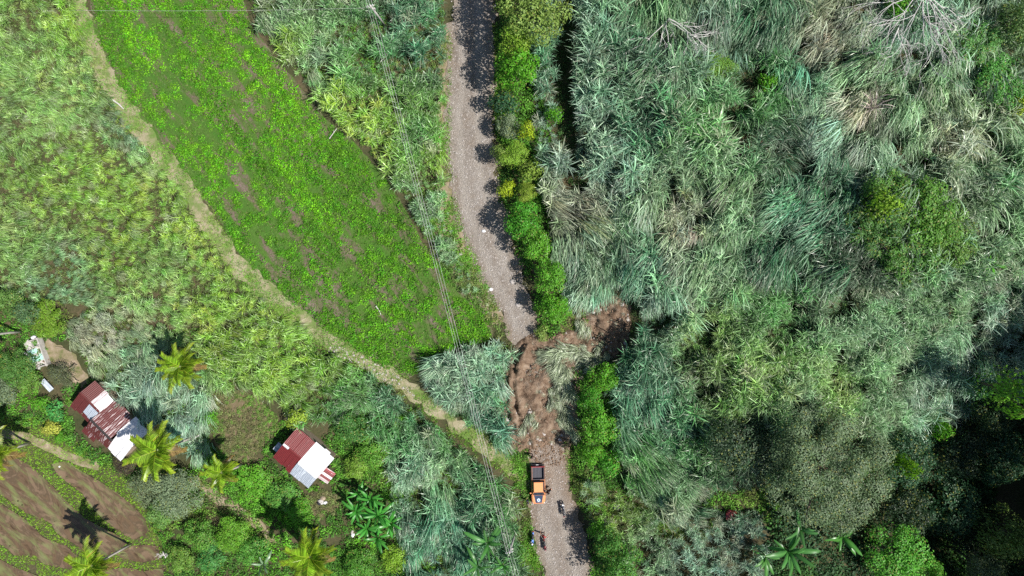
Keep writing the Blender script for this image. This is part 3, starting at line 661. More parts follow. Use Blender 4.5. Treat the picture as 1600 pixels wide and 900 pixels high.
# ------------------------------------------------------------------ crop plants, verge grass, ground cover, stones
HA2 = [(108, 634), (144, 598), (178, 628), (228, 674), (186, 718), (160, 704), (136, 692), (121, 677)]; HB2 = [(425, 718), (462, 670), (516, 716), (520, 740), (498, 752), (478, 766)]
def low(name, key, poly_list, step, tints, label, cat, scale=(.8, 1.3), cut=.0, avoid=(), nseed=5, wp=None, dz=0.0):
    PX, PY = [], []
    for p in poly_list: a, b = sample_px(p, step); PX.append(a); PY.append(b)
    px = np.concatenate(PX); py = np.concatenate(PY); x, y, z = G(px, py)
    k = fbm(x * .45, y * .45, nseed) > cut
    if avoid: k &= ~poly_hits(avoid, px, py)
    px, py, x, y, z = (q[k] for q in (px, py, x, y, z)); n = len(px)
    tt = np.array(tints); m = np.clip(fbm(x * .2, y * .2, nseed + 3) * 1.6 - .3 + rng.normal(0, .12, n), 0, .999) * (len(tt) - 1); i0 = m.astype(int); f = (m - i0)[:, None]
    col = (tt[i0] * (1 - f) + tt[np.minimum(i0 + 1, len(tt) - 1)] * f) * rng.uniform(.75, 1.25, (n, 1))
    nproto = len(PS[key].objects)
    return scatter(name, key, x, y, z + dz, np.column_stack([rng.normal(0, .1, n), rng.normal(0, .1, n), rng.uniform(0, 6.28, n)]), rng.uniform(*scale, n), rng.integers(0, nproto, n), col, label, cat)
fx, fy = sample_px(FIELD, .31)
wx, wy, wz = G(fx, fy)
pd_ = segdist(GP(PATH), wx, wy)
row = .5 + .5 * np.cos(pd_ * 2 * np.pi / .95)
along = .62 * wx - .78 * wy
row = .55 * row + .45 * (.5 + .5 * np.cos(pd_ * 2 * np.pi / 2.6 + 2 * fbm(along * .1, pd_ * .2, 63)))
nz = .55 * fbm(wx * .28, wy * .28, 61, 4) + .45 * fbm(pd_ * .7, along * .10, 67, 3); nz2 = fbm(wx * 1.1, wy * 1.1, 65, 3)
right = ss(250, 520, fx) * .5 + ss(430, 560, fy) * .3
kk = (rng.uniform(0, 1, len(fx)) < (.10 + .90 * row) * np.clip((nz - .44) * 7 + (nz2 - .5) * 2.6 + .28 + right * .7, 0.05, 1))
kk &= sdist(np.array(FIELD, float), fx, fy) > 4
fx, fy, wx, wy, wz, nz = (q[kk] for q in (fx, fy, wx, wy, wz, nz)); n = len(fx)
cc = np.array([.085, .36, .012]) * (1 - nz[:, None] * .3) + np.array([.09, .09, .005]) * rng.uniform(0, 1, (n, 1)); bandc = fbm(segdist(GP(PATH), wx, wy) * .30, (.62 * wx - .78 * wy) * .05, 69)[:, None]; cc = cc * (1 + (bandc - .5) * np.array([1.0, .9, 0])); cc = np.clip(cc, .005, 1) * rng.uniform(.75, 1.25, (n, 1))
scatter('crop_plants', 'crop', wx, wy, wz + .04, np.column_stack([np.zeros(n), np.zeros(n), rng.uniform(0, 6.28, n)]), rng.uniform(.5, 1.25, n), rng.integers(0, 5, n), cc * rng.uniform(.7, 1.15, (n, 1)),
        'bright green leafy crop in diagonal rows on the brown field', 'crop')
LIME = (.17, .42, .02); LG = (.11, .30, .03); OL = (.20, .27, .06); DG = (.05, .15, .025)
low('field_weeds', 'low', [FIELD], .4, [(.06, .19, .02), (.10, .22, .03), (.15, .20, .05)], 'short dull green weeds between the crop rows', 'weeds', (.4, 1.0), .42)
VERGE = [[(684, 60), (706, 60), (704, 170), (703, 250), (712, 310), (726, 360), (745, 405), (768, 455), (790, 505), (770, 505), (750, 460), (728, 420), (706, 370), (694, 315), (690, 250), (690, 170)],
         [(805, 715), (827, 715), (831, 760), (831, 810), (838, 855), (853, 905), (815, 905), (818, 830), (820, 780)], [(778, 690), (826, 700), (826, 745), (800, 730)],
         [(880, 690), (896, 690), (900, 740), (910, 775), (895, 770), (886, 740)], [(770, -10), (800, -10), (800, 300), (795, 330), (780, 300), (774, 170)]]
low('verge_grass', 'low', VERGE, .26, [LIME, LG, OL], 'short bright grass along both edges of the gravel road', 'grass', (.6, 1.3), .41)
pr = ribbon(PATH, 3.4, 2.8); pr_px = np.column_stack([pr[:, 0] * S + 800, 450 - pr[:, 1] * S])
low('shoulder_weeds', 'cover', [SHOULDER, [(690, 380), (720, 430), (760, 480), (775, 515), (745, 475), (710, 440)]], .5, [OL, LG, ST], 'pale weedy growth on the left road shoulder', 'weeds', (.3, .7), .5)
low('track_grass', 'low', [pr_px.tolist()], .28, [OL, (.2, .36, .05), LG, LIME], 'thin short grass growing over the curving track', 'grass', (.4, 1.0), .40)
PADAREA = [(-60, 640), (60, 650), (120, 690), (165, 715), (200, 740), (235, 800), (262, 850), (268, 940), (-60, 940)]
low('bund_grass', 'low', [PADAREA], .25, [(.20, .50, .02), (.26, .46, .03), LIME], 'bright short grass on the banks between the muddy paddies', 'grass', (.3, .75), .16, [p for p in PADDY] + [HA2])
COVER = [[(100, 600), (150, 590), (165, 700), (240, 740), (320, 720), (330, 700), (400, 735), (430, 660), (470, 650), (640, 650), (640, 940), (500, 940), (470, 830), (400, 800), (300, 770), (200, 745), (150, 725), (100, 690)], [(318, 700), (345, 700), (400, 735), (425, 752), (475, 790), (500, 815), (470, 830), (420, 820), (380, 795), (340, 760)], [(0, 470), (60, 465), (100, 500), (105, 535), (75, 530), (70, 560), (60, 625), (110, 640), (120, 685), (60, 665), (-40, 655), (-40, 480)],
         [(240, 790), (300, 770), (400, 830), (470, 830), (500, 850), (640, 880), (640, 940), (262, 940), (255, 850), (235, 820)], [(530, 640), (600, 640), (620, 700), (605, 760), (560, 745), (530, 720), (520, 690)], [(320, 615), (330, 612), (330, 700), (316, 680)]]
low('ground_cover', 'cover', COVER, .55, [(.11, .33, .02), LG, DG, LG, OL], 'leafy green ground cover between the houses and paddies', 'ground cover', (.6, 1.25), .26, [HA2, HB2, YARD2, YARD3, *PADDY, [(290, 740), (330, 745), (430, 840), (425, 855), (380, 815), (300, 765)]])
low('yard_scrub', 'cover', [YARD2], .36, [(.15, .27, .05), (.18, .15, .09), (.13, .30, .04), (.17, .21, .06)], 'brown low scrub on the bare yard beside the red and white roof', 'scrub', (.35, .8), .2, [HB2])
low('trail_grass', 'low', [[(888, 735), (905, 730), (940, 748), (990, 785), (1050, 808), (1110, 815), (1110, 842), (1040, 838), (980, 818), (930, 790)]], .28, [OL, (.17, .2, .05), LG], 'olive grass over the trail leaving the road to the right of the pickup', 'grass', (.6, 1.4), .28)
low('field_understorey', 'cover', [LEFT_UP], .6, [(.10, .17, .04), (.14, .19, .06), (.08, .16, .04)], 'low green leaves under the lodged cane of the upper left field', 'undergrowth', (.5, 1.1), .1)
low('furrow_undergrowth', 'cover', [GAP_N, PIT, HILL_S], .7, [(.03, .08, .025), (.05, .12, .03), (.04, .10, .03)], 'leafy undergrowth tinted dark as shade in the furrow and hollows of the hillside cane', 'undergrowth', (.6, 1.2), .15, [SLIDE])  # near-black leaf tints paint in the shade between the cane
low('cane_understorey', 'cover', [STRIP, [(640, 330), (700, 330), (760, 470), (780, 520), (740, 480), (690, 420)], TONGUE, LOWER, LEFT_LO, [(800, 690), (830, 700), (832, 800), (850, 900), (800, 900)], [(888, 690), (930, 740), (960, 790), (930, 840), (905, 790)], [(1080, 770), (1225, 755), (1215, 815), (1090, 820)], [(768, 488), (790, 495), (806, 535), (800, 558), (770, 545), (776, 515)], [(862, 500), (915, 485), (918, 505), (885, 522), (855, 528)], [(290, 735), (345, 760), (430, 830), (430, 855), (380, 825), (300, 770)]], .55, [OL, LG, (.10, .2, .04), (.18, .2, .07)], 'low weeds and litter under the cane left of the road', 'undergrowth', (.5, 1.1), .2, [YARD2, YARD3, HA2, HB2, ROAD_PX])
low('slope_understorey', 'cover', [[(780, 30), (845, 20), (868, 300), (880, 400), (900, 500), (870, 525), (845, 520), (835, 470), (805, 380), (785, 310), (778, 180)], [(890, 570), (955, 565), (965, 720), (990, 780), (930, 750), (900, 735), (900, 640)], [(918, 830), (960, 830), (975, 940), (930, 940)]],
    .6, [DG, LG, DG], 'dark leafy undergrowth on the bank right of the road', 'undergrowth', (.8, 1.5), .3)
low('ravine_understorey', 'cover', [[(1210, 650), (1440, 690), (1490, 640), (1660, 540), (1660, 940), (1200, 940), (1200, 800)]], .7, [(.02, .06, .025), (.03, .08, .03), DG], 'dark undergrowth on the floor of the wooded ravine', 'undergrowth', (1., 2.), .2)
def stones(name, key, poly, n, rad, label, lift=.06, colmul=1, exclude=None):
    p = np.array(poly, float); px = rng.uniform(p[:, 0].min(), p[:, 0].max(), n * 4); py = rng.uniform(p[:, 1].min(), p[:, 1].max(), n * 4); k = inside(p, px, py)
    if exclude is not None: k &= ~inside(np.array(exclude, float), px, py)
    px, py = px[k][:n], py[k][:n]; x, y, z = G(px, py); m = len(px)
    scatter(name, key, x, y, z + lift, rng.uniform(0, 6.28, (m, 3)) * np.array([.05, .05, 1]), rad[0] + (rad[1] - rad[0]) * rng.uniform(0, 1, m) ** 3, rng.integers(0, 4, m), np.ones((m, 3)), label, 'stones')
low('track_verge', 'low', [[(385, 420), (440, 468), (510, 520), (570, 555), (560, 575), (500, 540), (430, 492), (385, 450)]], .26, [LIME, LG, OL], 'lush short grass on the lower bend of the curving track', 'grass', (.4, .9), .34)
stones('road_gravel', 'stone', ROAD_PX, 6000, (.02, .12), 'pale loose gravel strewn over the road surface', .11, exclude=SLIDE)
stones('soil_clods', 'clod', SLIDE, 3600, (.05, .42), 'brown soil clods lying on the landslide', .15)
stones('slide_rocks', 'stone', SLIDE, 260, (.06, .34), 'grey stones scattered in the landslide soil', .25)
stones('spilled_clods', 'clod', [(815, 690), (895, 682), (893, 712), (870, 730), (838, 722), (822, 708)], 420, (.03, .2), 'small brown clods spilled on the road at the foot of the landslide', .13)
stones('track_stones', 'stone', [(505, 545), (530, 540), (560, 552), (600, 575), (640, 600), (650, 620), (610, 600), (560, 575)], 260, (.04, .2), 'pale stones washed over the bend of the grassy track')

# ------------------------------------------------------------------ trees and shrubs
def crown_mesh(name, r_m, nb, nl, leaf, seed, flat=.6, cluster=.36, asp=.6):
    """unit-radius crown (xy radius 1, z -.5...~.7) of leaf faces gathered in clumps; leaf size given in metres for a crown of r_m metres"""
    r = np.random.default_rng(seed); pos = []; nr = []; ex = []
    k = np.arange(nb); ga = k * 2.399 + r.normal(0, .3, nb); rad = np.sqrt((k + .3) / nb) * .80 * r.uniform(.8, 1.12, nb)
    bz = flat * (1 - rad ** 2 * .95) + r.normal(0, .14, nb)
    br = cluster * r.uniform(.6, 1.25, nb) * (nb / 14.) ** -.33
    for b in range(nb):
        m = int(nl / nb * (br[b] / br.mean()) ** 2); u = r.normal(0, 1, (m, 3)); u[:, 2] = np.abs(u[:, 2]) * 1.2 - .25; u /= np.linalg.norm(u, axis=1, keepdims=True)
        d = br[b] * r.uniform(.6, 1.05, (m, 1)) * (1 + r.normal(0, .08, (m, 1)))
        p = u * d * np.array([1, 1, .8]) + np.array([math.cos(ga[b]) * rad[b], math.sin(ga[b]) * rad[b], bz[b]])
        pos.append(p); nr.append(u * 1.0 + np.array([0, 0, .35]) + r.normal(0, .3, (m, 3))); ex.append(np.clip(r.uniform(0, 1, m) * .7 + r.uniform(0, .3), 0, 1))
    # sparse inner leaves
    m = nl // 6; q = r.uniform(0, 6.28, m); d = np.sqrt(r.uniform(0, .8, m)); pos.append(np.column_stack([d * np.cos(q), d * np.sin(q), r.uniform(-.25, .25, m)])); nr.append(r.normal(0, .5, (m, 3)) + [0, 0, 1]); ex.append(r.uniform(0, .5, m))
    pos = np.concatenate(pos); nr = np.concatenate(nr); n = len(pos)
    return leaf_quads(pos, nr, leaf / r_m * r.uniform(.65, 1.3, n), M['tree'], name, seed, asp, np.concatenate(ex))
def limb_mesh(name, seed, nb=7):
    """unit trunk (height 1) forking into limbs that spread to radius ~.7 (xy scale = crown radius)"""
    r = random.Random(seed); m = MB(); lean = (r.uniform(-.05, .05), r.uniform(-.05, .05))
    m.tube([(0, 0, -.06), (lean[0] * .4, lean[1] * .4, .25), (lean[0], lean[1], .55)], [.075, .055, .042], 7)
    for k in range(nb):
        a = 6.28 * k / nb + r.uniform(-.3, .3); d = r.uniform(.35, .75); s = r.uniform(.3, .52); e = r.uniform(.72, .95)
        m.tube([(lean[0] * s, lean[1] * s, s), (math.cos(a) * d * .45, math.sin(a) * d * .45, (s + e) / 2 - .02), (math.cos(a) * d, math.sin(a) * d, e)], [.034, .022, .008], 5)
    return m.mesh(name, M['bark'])
CR = {}
for key, r_m, nb, nl, leaf, flat, cl in (('s', 1.3, 7, 560, .25, .7, .5), ('m', 2.6, 13, 1900, .27, .6, .38), ('l', 4.5, 22, 4600, .29, .55, .34), ('f', 2.8, 17, 3200, .18, .55, .36), ('x', 8.0, 50, 24000, .22, .66, .27), ('v', 3.8, 26, 3800, .26, .35, .30)):
    CR[key] = [crown_mesh('crown_' + key, r_m, nb, nl, leaf, 200 + 10 * q + ord(key), flat, cl) for q in range(3 if key in 'sm' else 2)]
TR = [limb_mesh('trunk', 300 + k) for k in range(3)]
_ti = [0]
def tree(name, px, py, rpx, h, col, label, kind='m', cat='tree', group=None, zs=1.0):
    _ti[0] += 1; q = _ti[0]
    b = g1(px, py, h * .7); r = rpx / S
    e = empty(name, b, (q * 1.7) % 6.28); tag(e, label, cat, group)
    link('trunk', TR[q % 3], e, (0, 0, 0), scale=(r, r, h * .85))
    c = link('crown', CR[kind][q % len(CR[kind])], e, (0, 0, h * .52), scale=(r, r, h * .5 * zs)); f = 1.0 if (col in (BR, DB, YL, MI, DK2, GY, OV) or max(col) < .1) else 1.45; c.color = (col[0] * f, col[1] * f, col[2] * f, 1)
    return e
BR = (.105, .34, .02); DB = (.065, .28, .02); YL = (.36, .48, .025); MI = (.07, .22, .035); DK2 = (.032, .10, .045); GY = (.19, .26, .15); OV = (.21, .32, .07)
RS = 'trees and shrubs on the bank right of the road'
for a in [
 ('roadside_tree', 836, 8, 58, 12, OV, 'tall olive-green tree cut by the top edge right of the road', 'l'),
 ('roadside_tree', 803, 66, 27, 8, (.16, .28, .03), 'yellow-green small crown just below the tall olive roadside tree', 'm'),
 ('roadside_tree', 808, 108, 36, 8, BR, 'lime-green dense tree second below the top edge beside the road', 'm'),
 ('roadside_shrub', 787, 160, 22, 4, DK2, 'dark green shrub shaded below the lime-green roadside tree', 's'),
 ('roadside_shrub', 794, 196, 22, 4, GY, 'grey-green round shrub beside the road above the yellow shrubs', 'm'),
 ('roadside_shrub', 824, 204, 13, 4.6, YL, 'narrow bright yellow shrub right of the grey-green round shrub', 's'),
 ('roadside_shrub', 803, 240, 27, 4.6, (.17, .30, .03), 'wide yellow-green shrub whose shadow crosses the upper road', 'f'),
 ('roadside_shrub', 783, 243, 15, 4.2, OV, 'thin olive shrub with bare twigs leaning to the road', 's'),
 ('roadside_shrub', 829, 268, 18, 3.8, (.13, .2, .03), 'dull yellow shrub between wide yellow-green shrub and hillside cane', 's'),
 ('roadside_shrub', 792, 297, 14, 3.4, YL, 'small yellow shrub at the road edge above the big green tree', 's'),
 ('roadside_shrub', 822, 300, 20, 3.6, (.18, .26, .03), 'patchy yellow-green shrub just above the big green roadside tree', 'f'),
 ('cane_shrub', 866, 180, 13, 3.6, BR, 'small bright green bush alone among cane at the dark furrow', 's'),
 ('roadside_tree', 816, 345, 34, 6, DB, 'big deep green tree casting a round shadow on the road', 'm'),
 ('roadside_tree', 838, 385, 27, 5.2, (.085, .25, .02), 'green tree directly below right of the big deep green tree', 'm'),
 ('roadside_tree', 860, 432, 29, 5, (.08, .24, .02), 'green tree above the landslide scar beside the stony road', 'm'),
 ('roadside_tree', 866, 482, 28, 4.6, BR, 'bright green tree standing right at the upper edge of the landslide', 'm'),
 ('roadside_shrub', 846, 520, 12, 2, OV, 'low shrub where the road disappears under the landslide', 's'),
 ('landslide_shrub', 945, 590, 26, 4, BR, 'bright round bush between landslide soil and hillside cane', 'm'),
 ('roadside_tree', 922, 625, 25, 4.6, DB, 'green tree on the right margin of the landslide', 'm'),
 ('roadside_tree', 937, 664, 31, 5, (.075, .24, .018), 'largest of the green trees right of the road above the pickup', 'm'),
 ('roadside_tree', 922, 706, 23, 4.4, BR, 'bright tree right of the road just above the pickup', 'm'),
 ('roadside_shrub', 952, 722, 19, 3.4, DB, 'small green tree lowest in the clump beside the pickup road', 's'),
 ('roadside_tree', 950, 848, 25, 5.2, MI, 'dark green tree shading the road below the motorcycle', 'm'),
 ('roadside_tree', 972, 882, 34, 5.6, (.055, .17, .025), 'leafy tree at the bottom edge right of the road', 'm'),
 ('roadside_shrub', 932, 826, 14, 2.6, BR, 'small bright shrub at the road edge right of the motorcycle', 's'),
 ('roadside_shrub', 944, 893, 20, 4.2, MI, 'dark shrub at the bottom edge touching the road shadow', 's'),
]: tree(a[0], a[1], a[2], a[3] * .92, *a[4:7], a[7], 'tree' if 'tree' in a[0] else 'shrub', RS)
for a in [
 ('hollow_bush', 1120, 108, 30, 2.8, (.11, .24, .03), 'yellow-green bush in the hollow among the windswept cane', 'f'),
 ('hollow_bush', 1082, 104, 18, 2.4, (.05, .14, .03), 'dark green bush left in the hollow below the bare dead tree', 's'),
 ('hill_bush', 1197, 130, 12, 3, BR, 'tiny bright bush at the right end of the cane hollow', 's'),
 ('hill_bush', 1402, 8, 16, 3.5, BR, 'bright green bush at the top edge beside the dead tree branches', 's'),
 ('vine_tree', 1395, 305, 46, 6.2, (.07, .17, .03), 'creeper-covered tree at the upper left of the right hillside thicket', 'v'),
 ('vine_tree', 1455, 330, 52, 6.6, (.075, .19, .025), 'broad creeper-covered tree at the centre of the hillside thicket', 'v'),
 ('vine_tree', 1372, 360, 44, 6, (.05, .13, .03), 'dark creeper-covered tree at the left of the hillside thicket', 'v'),
 ('vine_tree', 1492, 372, 46, 5.8, (.09, .19, .035), 'light green creeper tree at the right of the hillside thicket', 'v'),
 ('vine_tree', 1428, 402, 50, 5.6, (.06, .16, .028), 'creeper-covered shrub at the lower edge of the hillside thicket', 'v'),
 ('vine_tree', 1378, 318, 20, 6.8, (.15, .26, .025), 'yellow-green topped shoot on the dark left side of the thicket', 's'),
 ('hill_tree', 1530, 66, 42, 5.0, (.07, .19, .045), 'green tree right of the dead tree near the top right corner', 'v'),
 ('hill_tree', 1575, 128, 44, 5.4, (.06, .2, .035), 'deep green tree on the right edge below the top right corner', 'v'),
 ('hill_tree', 1592, 36, 32, 6, (.09, .16, .05), 'grey-green tree in the top right corner', 'm'),
 ('hill_bush', 1592, 165, 16, 3.4, YL, 'small yellowish bush on the right edge under the deep green tree', 's'),
 ('great_tree', 1296, 738, 97, 9.5, (.078, .125, .06), 'largest tree with huge grey-green round crown in the lower right', 'x'),
 ('bamboo_thicket', 1160, 700, 46, 6, (.045, .09, .045), 'dark feathery thicket left of the huge grey-green tree', 'f'),
 ('ravine_tree', 1404, 872, 50, 8, (.07, .24, .025), 'bright green tree at the bottom edge in the dark ravine', 'l'),
 ('ravine_tree', 1452, 892, 22, 7, (.08, .24, .03), 'small bright crown right beside the bright ravine tree at bottom', 'm'),
 ('ravine_tree', 1598, 612, 34, 16, (.12, .28, .03), 'sunlit lime tree on the right edge above the dark ravine', 'm'),
 ('ravine_tree', 1578, 838, 42, 14, (.13, .20, .05), 'sunlit olive tree in the bottom right corner', 'f'),
 ('ravine_tree', 1540, 886, 38, 10, (.10, .14, .07), 'grey-green shrubby tree at the bottom edge left of the corner', 'f'),
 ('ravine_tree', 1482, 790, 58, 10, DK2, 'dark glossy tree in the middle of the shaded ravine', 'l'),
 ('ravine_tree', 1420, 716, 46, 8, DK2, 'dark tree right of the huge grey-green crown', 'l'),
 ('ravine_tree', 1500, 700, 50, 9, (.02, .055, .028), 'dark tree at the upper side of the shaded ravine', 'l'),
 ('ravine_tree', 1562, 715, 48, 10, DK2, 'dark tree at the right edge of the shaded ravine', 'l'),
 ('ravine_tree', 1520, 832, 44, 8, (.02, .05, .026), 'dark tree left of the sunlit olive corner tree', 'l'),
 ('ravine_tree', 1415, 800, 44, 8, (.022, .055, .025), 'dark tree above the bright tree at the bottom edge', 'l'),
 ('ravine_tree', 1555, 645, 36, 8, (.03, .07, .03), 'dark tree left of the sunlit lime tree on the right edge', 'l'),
 ('ravine_bush', 1468, 668, 15, 5, BR, 'small bright bush at the lower rim of the hillside cane', 's'),
 ('ravine_bush', 1408, 724, 13, 8.5, (.14, .28, .02), 'small yellow-green bush at the right rim of the huge crown', 's'),
 ('ravine_bush', 1532, 606, 16, 6, (.05, .15, .05), 'small green bush where hillside cane meets the dark ravine', 's'),
]: tree(*a[:7], a[7], 'tree' if 'tree' in a[0] else 'bush', 'trees and bushes on the right hillside')
LL = 'shrubs around the houses and paddies'
for a in [
 ('leafy_shrub', 72, 498, 34, 3, (.11, .21, .02), 'flat yellow-green shrub right above the ruined hut', 'v'),
 ('leafy_shrub', 42, 490, 20, 3.6, (.07, .14, .06), 'grey-green shrub between the white trunk and the left cane', 'm'),
 ('leafy_shrub', 10, 472, 24, 3, (.09, .18, .04), 'pale green shrub on the left edge above the white trunk', 'm'),
 ('leafy_shrub', 22, 575, 32, 3.6, (.06, .15, .03), 'large green shrub left of the ruined hut', 'l'),
 ('leafy_shrub', 45, 596, 20, 3, (.09, .19, .03), 'green shrub directly below the ruined hut', 'm'),
 ('leafy_shrub', 6, 612, 22, 2.6, GY, 'greyish shrub on the left edge under the ruined hut', 'm'),
 ('leafy_shrub', 96, 588, 22, 3, (.08, .10, .055), 'grey-brown round shrub beside the bamboo rail', 'f'),
 ('leafy_shrub', 86, 640, 15, 1.8, (.05, .22, .05), 'emerald leafy shrub left of the rusty roof', 's'),
 ('leafy_shrub', 64, 630, 12, 1.8, BR, 'small bright shrub left of the emerald shrub', 's'),
 ('leafy_shrub', 80, 668, 13, 1.4, (.30, .32, .05), 'yellow garden shrub below the emerald shrub', 's'),
 ('leafy_shrub', 96, 683, 9, 1.2, BR, 'tiny bright shrub on the path corner near the rusty roof', 's'),
 ('leafy_shrub', 192, 728, 20, 1.8, (.075, .055, .045), 'dark brown dead bush below the white end of the rusty roof', 'f'),
 ('leafy_shrub', 228, 762, 34, 3.6, (.11, .15, .08), 'grey-green shrub below the palm near the paddy', 'f'),
 ('leafy_shrub', 275, 772, 42, 4, GY, 'wide grey-green tree with bare twigs below the large palm', 'l'),
 ('leafy_shrub', 250, 800, 24, 3, (.10, .2, .05), 'green shrub at the right end of the upper paddy', 'm'),
 ('leafy_shrub', 312, 836, 28, 3.2, (.075, .19, .025), 'green shrub right of the paddy end', 'm'),
 ('leafy_shrub', 362, 838, 32, 3.6, (.10, .25, .02), 'bright leafy shrub below the bare trail', 'l'),
 ('leafy_shrub', 395, 862, 26, 3.2, (.07, .21, .03), 'leafy shrub left of the lowest palm', 'm'),
 ('leafy_shrub', 330, 872, 26, 2.4, (.05, .18, .04), 'deep green shrub near the bottom edge left of the lowest palm', 'm'),
 ('leafy_shrub', 282, 876, 22, 2.2, (.10, .2, .03), 'low shrub at the corner of the lowest paddy', 'm'),
 ('leafy_shrub', 398, 752, 30, 1.9, (.09, .26, .02), 'bright low shrub left of the red and white roof', 'm'),
 ('leafy_shrub', 440, 776, 28, 2.1, (.07, .2, .03), 'green shrub below left of the red and white roof', 'm'),
 ('leafy_shrub', 466, 798, 20, 2, BR, 'bright shrub below the grey sheet of the red and white roof', 'm'),
 ('leafy_shrub', 328, 652, 11, 2, BR, 'narrow bright shrub at the left end of the scrubby yard', 's'),
 ('leafy_shrub', 462, 652, 15, 2.6, (.2, .29, .03), 'yellow-green shrub touching the top of the red roof', 's'),
 ('leafy_shrub', 548, 668, 26, 2.8, (.05, .15, .03), 'dark shrub right above the red and white roof', 'm'),
 ('leafy_shrub', 582, 706, 28, 2.6, (.085, .22, .025), 'green shrub right of the red and white roof', 'm'),
 ('leafy_shrub', 556, 728, 22, 2.2, (.13, .24, .03), 'olive-yellow shrub beside the striped roof end', 'm'),
 ('leafy_shrub', 616, 872, 22, 2.6, (.15, .28, .02), 'yellow-green shrub at the bottom edge below the banana clump', 'm'),
 ('leafy_shrub', 560, 884, 26, 2.4, (.06, .18, .02), 'green shrub at the bottom edge right of the lowest palm', 'm'),
 ('leafy_shrub', 816, 866, 11, 1.6, (.07, .2, .03), 'small shrub at the left road edge near the blue motorcycle', 's'),
]: tree(*a[:7], a[7], 'shrub', LL)
# unseen trees added on the ridge right of the picture to shade the ravine
for k, (x, y, h, r) in enumerate([(72, -8, 15, 5), (76, -15, 17, 6), (73, -21, 16, 5.5), (78, -27, 18, 6), (73, -33, 16, 5.5), (76, -40, 18, 6), (82, -20, 18, 6), (72, -45, 16, 5.5), (75, -50, 18, 6), (71, -54, 16, 6), (76, -58, 18, 6), (70, -61, 16, 6), (66, -52, 12, 5), (64, -58, 13, 5)]):
    e = empty('unseen_shade_tree', (x, y, float(H(x, y))), k); tag(e, 'unseen tall tree added beyond the right edge to shade the ravine', 'tree', 'unseen trees added to shade the ravine')
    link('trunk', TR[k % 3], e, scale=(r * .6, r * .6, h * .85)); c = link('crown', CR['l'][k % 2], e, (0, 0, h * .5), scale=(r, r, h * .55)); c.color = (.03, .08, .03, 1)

# ------------------------------------------------------------------ dead trees
def dead_tree(name, base_px, top_px, h, label, seed, spread=3.5, n=7, az=0., fan=3.1):
    r = random.Random(seed); b = g1(*base_px); tp = g1(*top_px, h); t = Vector((tp.x, tp.y, b.z + h)) - b
    e = empty(name, b); tag(e, label, 'dead tree')
    MB().tube([(0, 0, -.3), t * .35 + Vector((.1, .1, 0)), t * .7, t], [.16, .12, .085, .04], 7).build('trunk', M['deadwood'], e)
    for k in range(n):
        m = MB()
        def grow(p, d, L, rad, lev):
            pts = [p]; q = p; dd = d.copy()
            for s_ in range(5):
                dd = (dd + Vector((r.uniform(-.3, .3), r.uniform(-.3, .3), r.uniform(-.2, .12)))).normalized(); q = q + dd * L / 5; pts.append(q)
            m.tube(pts, [rad, rad * .88, rad * .75, rad * .6, rad * .45, rad * .25], 5)
            if lev < 3:
                for j in range(r.choice([2, 3, 4])):
                    w = r.choice([2, 3, 4, 5]); nd = (dd + Vector((r.uniform(-.9, .9), r.uniform(-.9, .9), r.uniform(-.25, .3)))).normalized(); grow(pts[w], nd, L * r.uniform(.4, .7), rad * .58, lev + 1)
        f = r.uniform(.3, 1); a = az + fan * (2 * (k + .5) / n - 1) + r.uniform(-.3, .3)
        grow(t * f, Vector((math.cos(a), math.sin(a), r.uniform(0, .4))), spread * r.uniform(.6, 1.15), .065, 0)
        m.build('branch', M['deadwood'], e)
    return e
dead_tree('dead_tree', (1034, 40), (1046, 28), 4.6, 'bare grey dead tree above the hollow at top centre right', 11, 4.6, 8, R(-55), 1.5)
dead_tree('dead_tree', (1436, -2), (1446, -20), 6.4, 'large bare dead tree with pale branches at the top right', 12, 7.0, 12, R(-95), 1.3)
dead_tree('dead_tree', (1420, 6), (1392, 70), 4.2, 'slender dead tree leaning left of the large bare tree at top right', 13, 4., 5, R(-140), 1.0)
dead_tree('dead_tree', (1500, 10), (1496, 30), 4.0, 'low bare dead tree between large bare tree and right corner', 16, 3.6, 6, R(-60), 1.6)
dead_tree('dead_shrub', (276, 752), (272, 764), 3.2, 'small bare twiggy shrub under the large palm', 14, 1.3, 5)
dead_tree('dead_shrub', (262, 866), (258, 872), 1.0, 'bleached fallen branch at the end of the lowest paddy', 15, 1.0, 3, R(150), .8)
def log(name, p, q, rad, label, mat='deadwood', z=.25, cat='log'):
    a = g1(*p); b = g1(*q); a.z += z; b.z += z; mid = (a + b) / 2 + Vector((.05, .06, .04)); e = empty(name, a); tag(e, label, cat)
    MB().tube([(0, 0, 0), mid - a, b - a], [rad, rad * .85, rad * .6], 7).build('trunk', M[mat], e)
    m = MB(); d = (b - a); m.tube([d * .6, d * .72 + Vector((-d.y, d.x, 1)) * .12], [rad * .5, rad * .2], 5); m.build('branch_stub', M[mat], e)
log('fallen_pole', (1558, 14), (1592, 0), .1, 'pale fallen limb in the top right corner', z=2.6)
log('fallen_log', (178, 157), (195, 171), .11, 'bleached log lying on the grassy track near the left cane', z=.3)
log('fallen_stick', (516, 218), (528, 202), .05, 'pale stick at the upper right border of the crop field', z=.5)
log('fallen_log', (588, 478), (596, 492), .07, 'grey branch lying in the lower crop field', z=.3)
log('fallen_pole', (300, 690), (318, 676), .09, 'pale pole leaning in cane right of the large palm', z=1.)
log('pale_timber', (88, 542), (103, 545), .06, 'dark pole lying on the dirt yard by the ruined hut', 'plank', .15, 'pole')

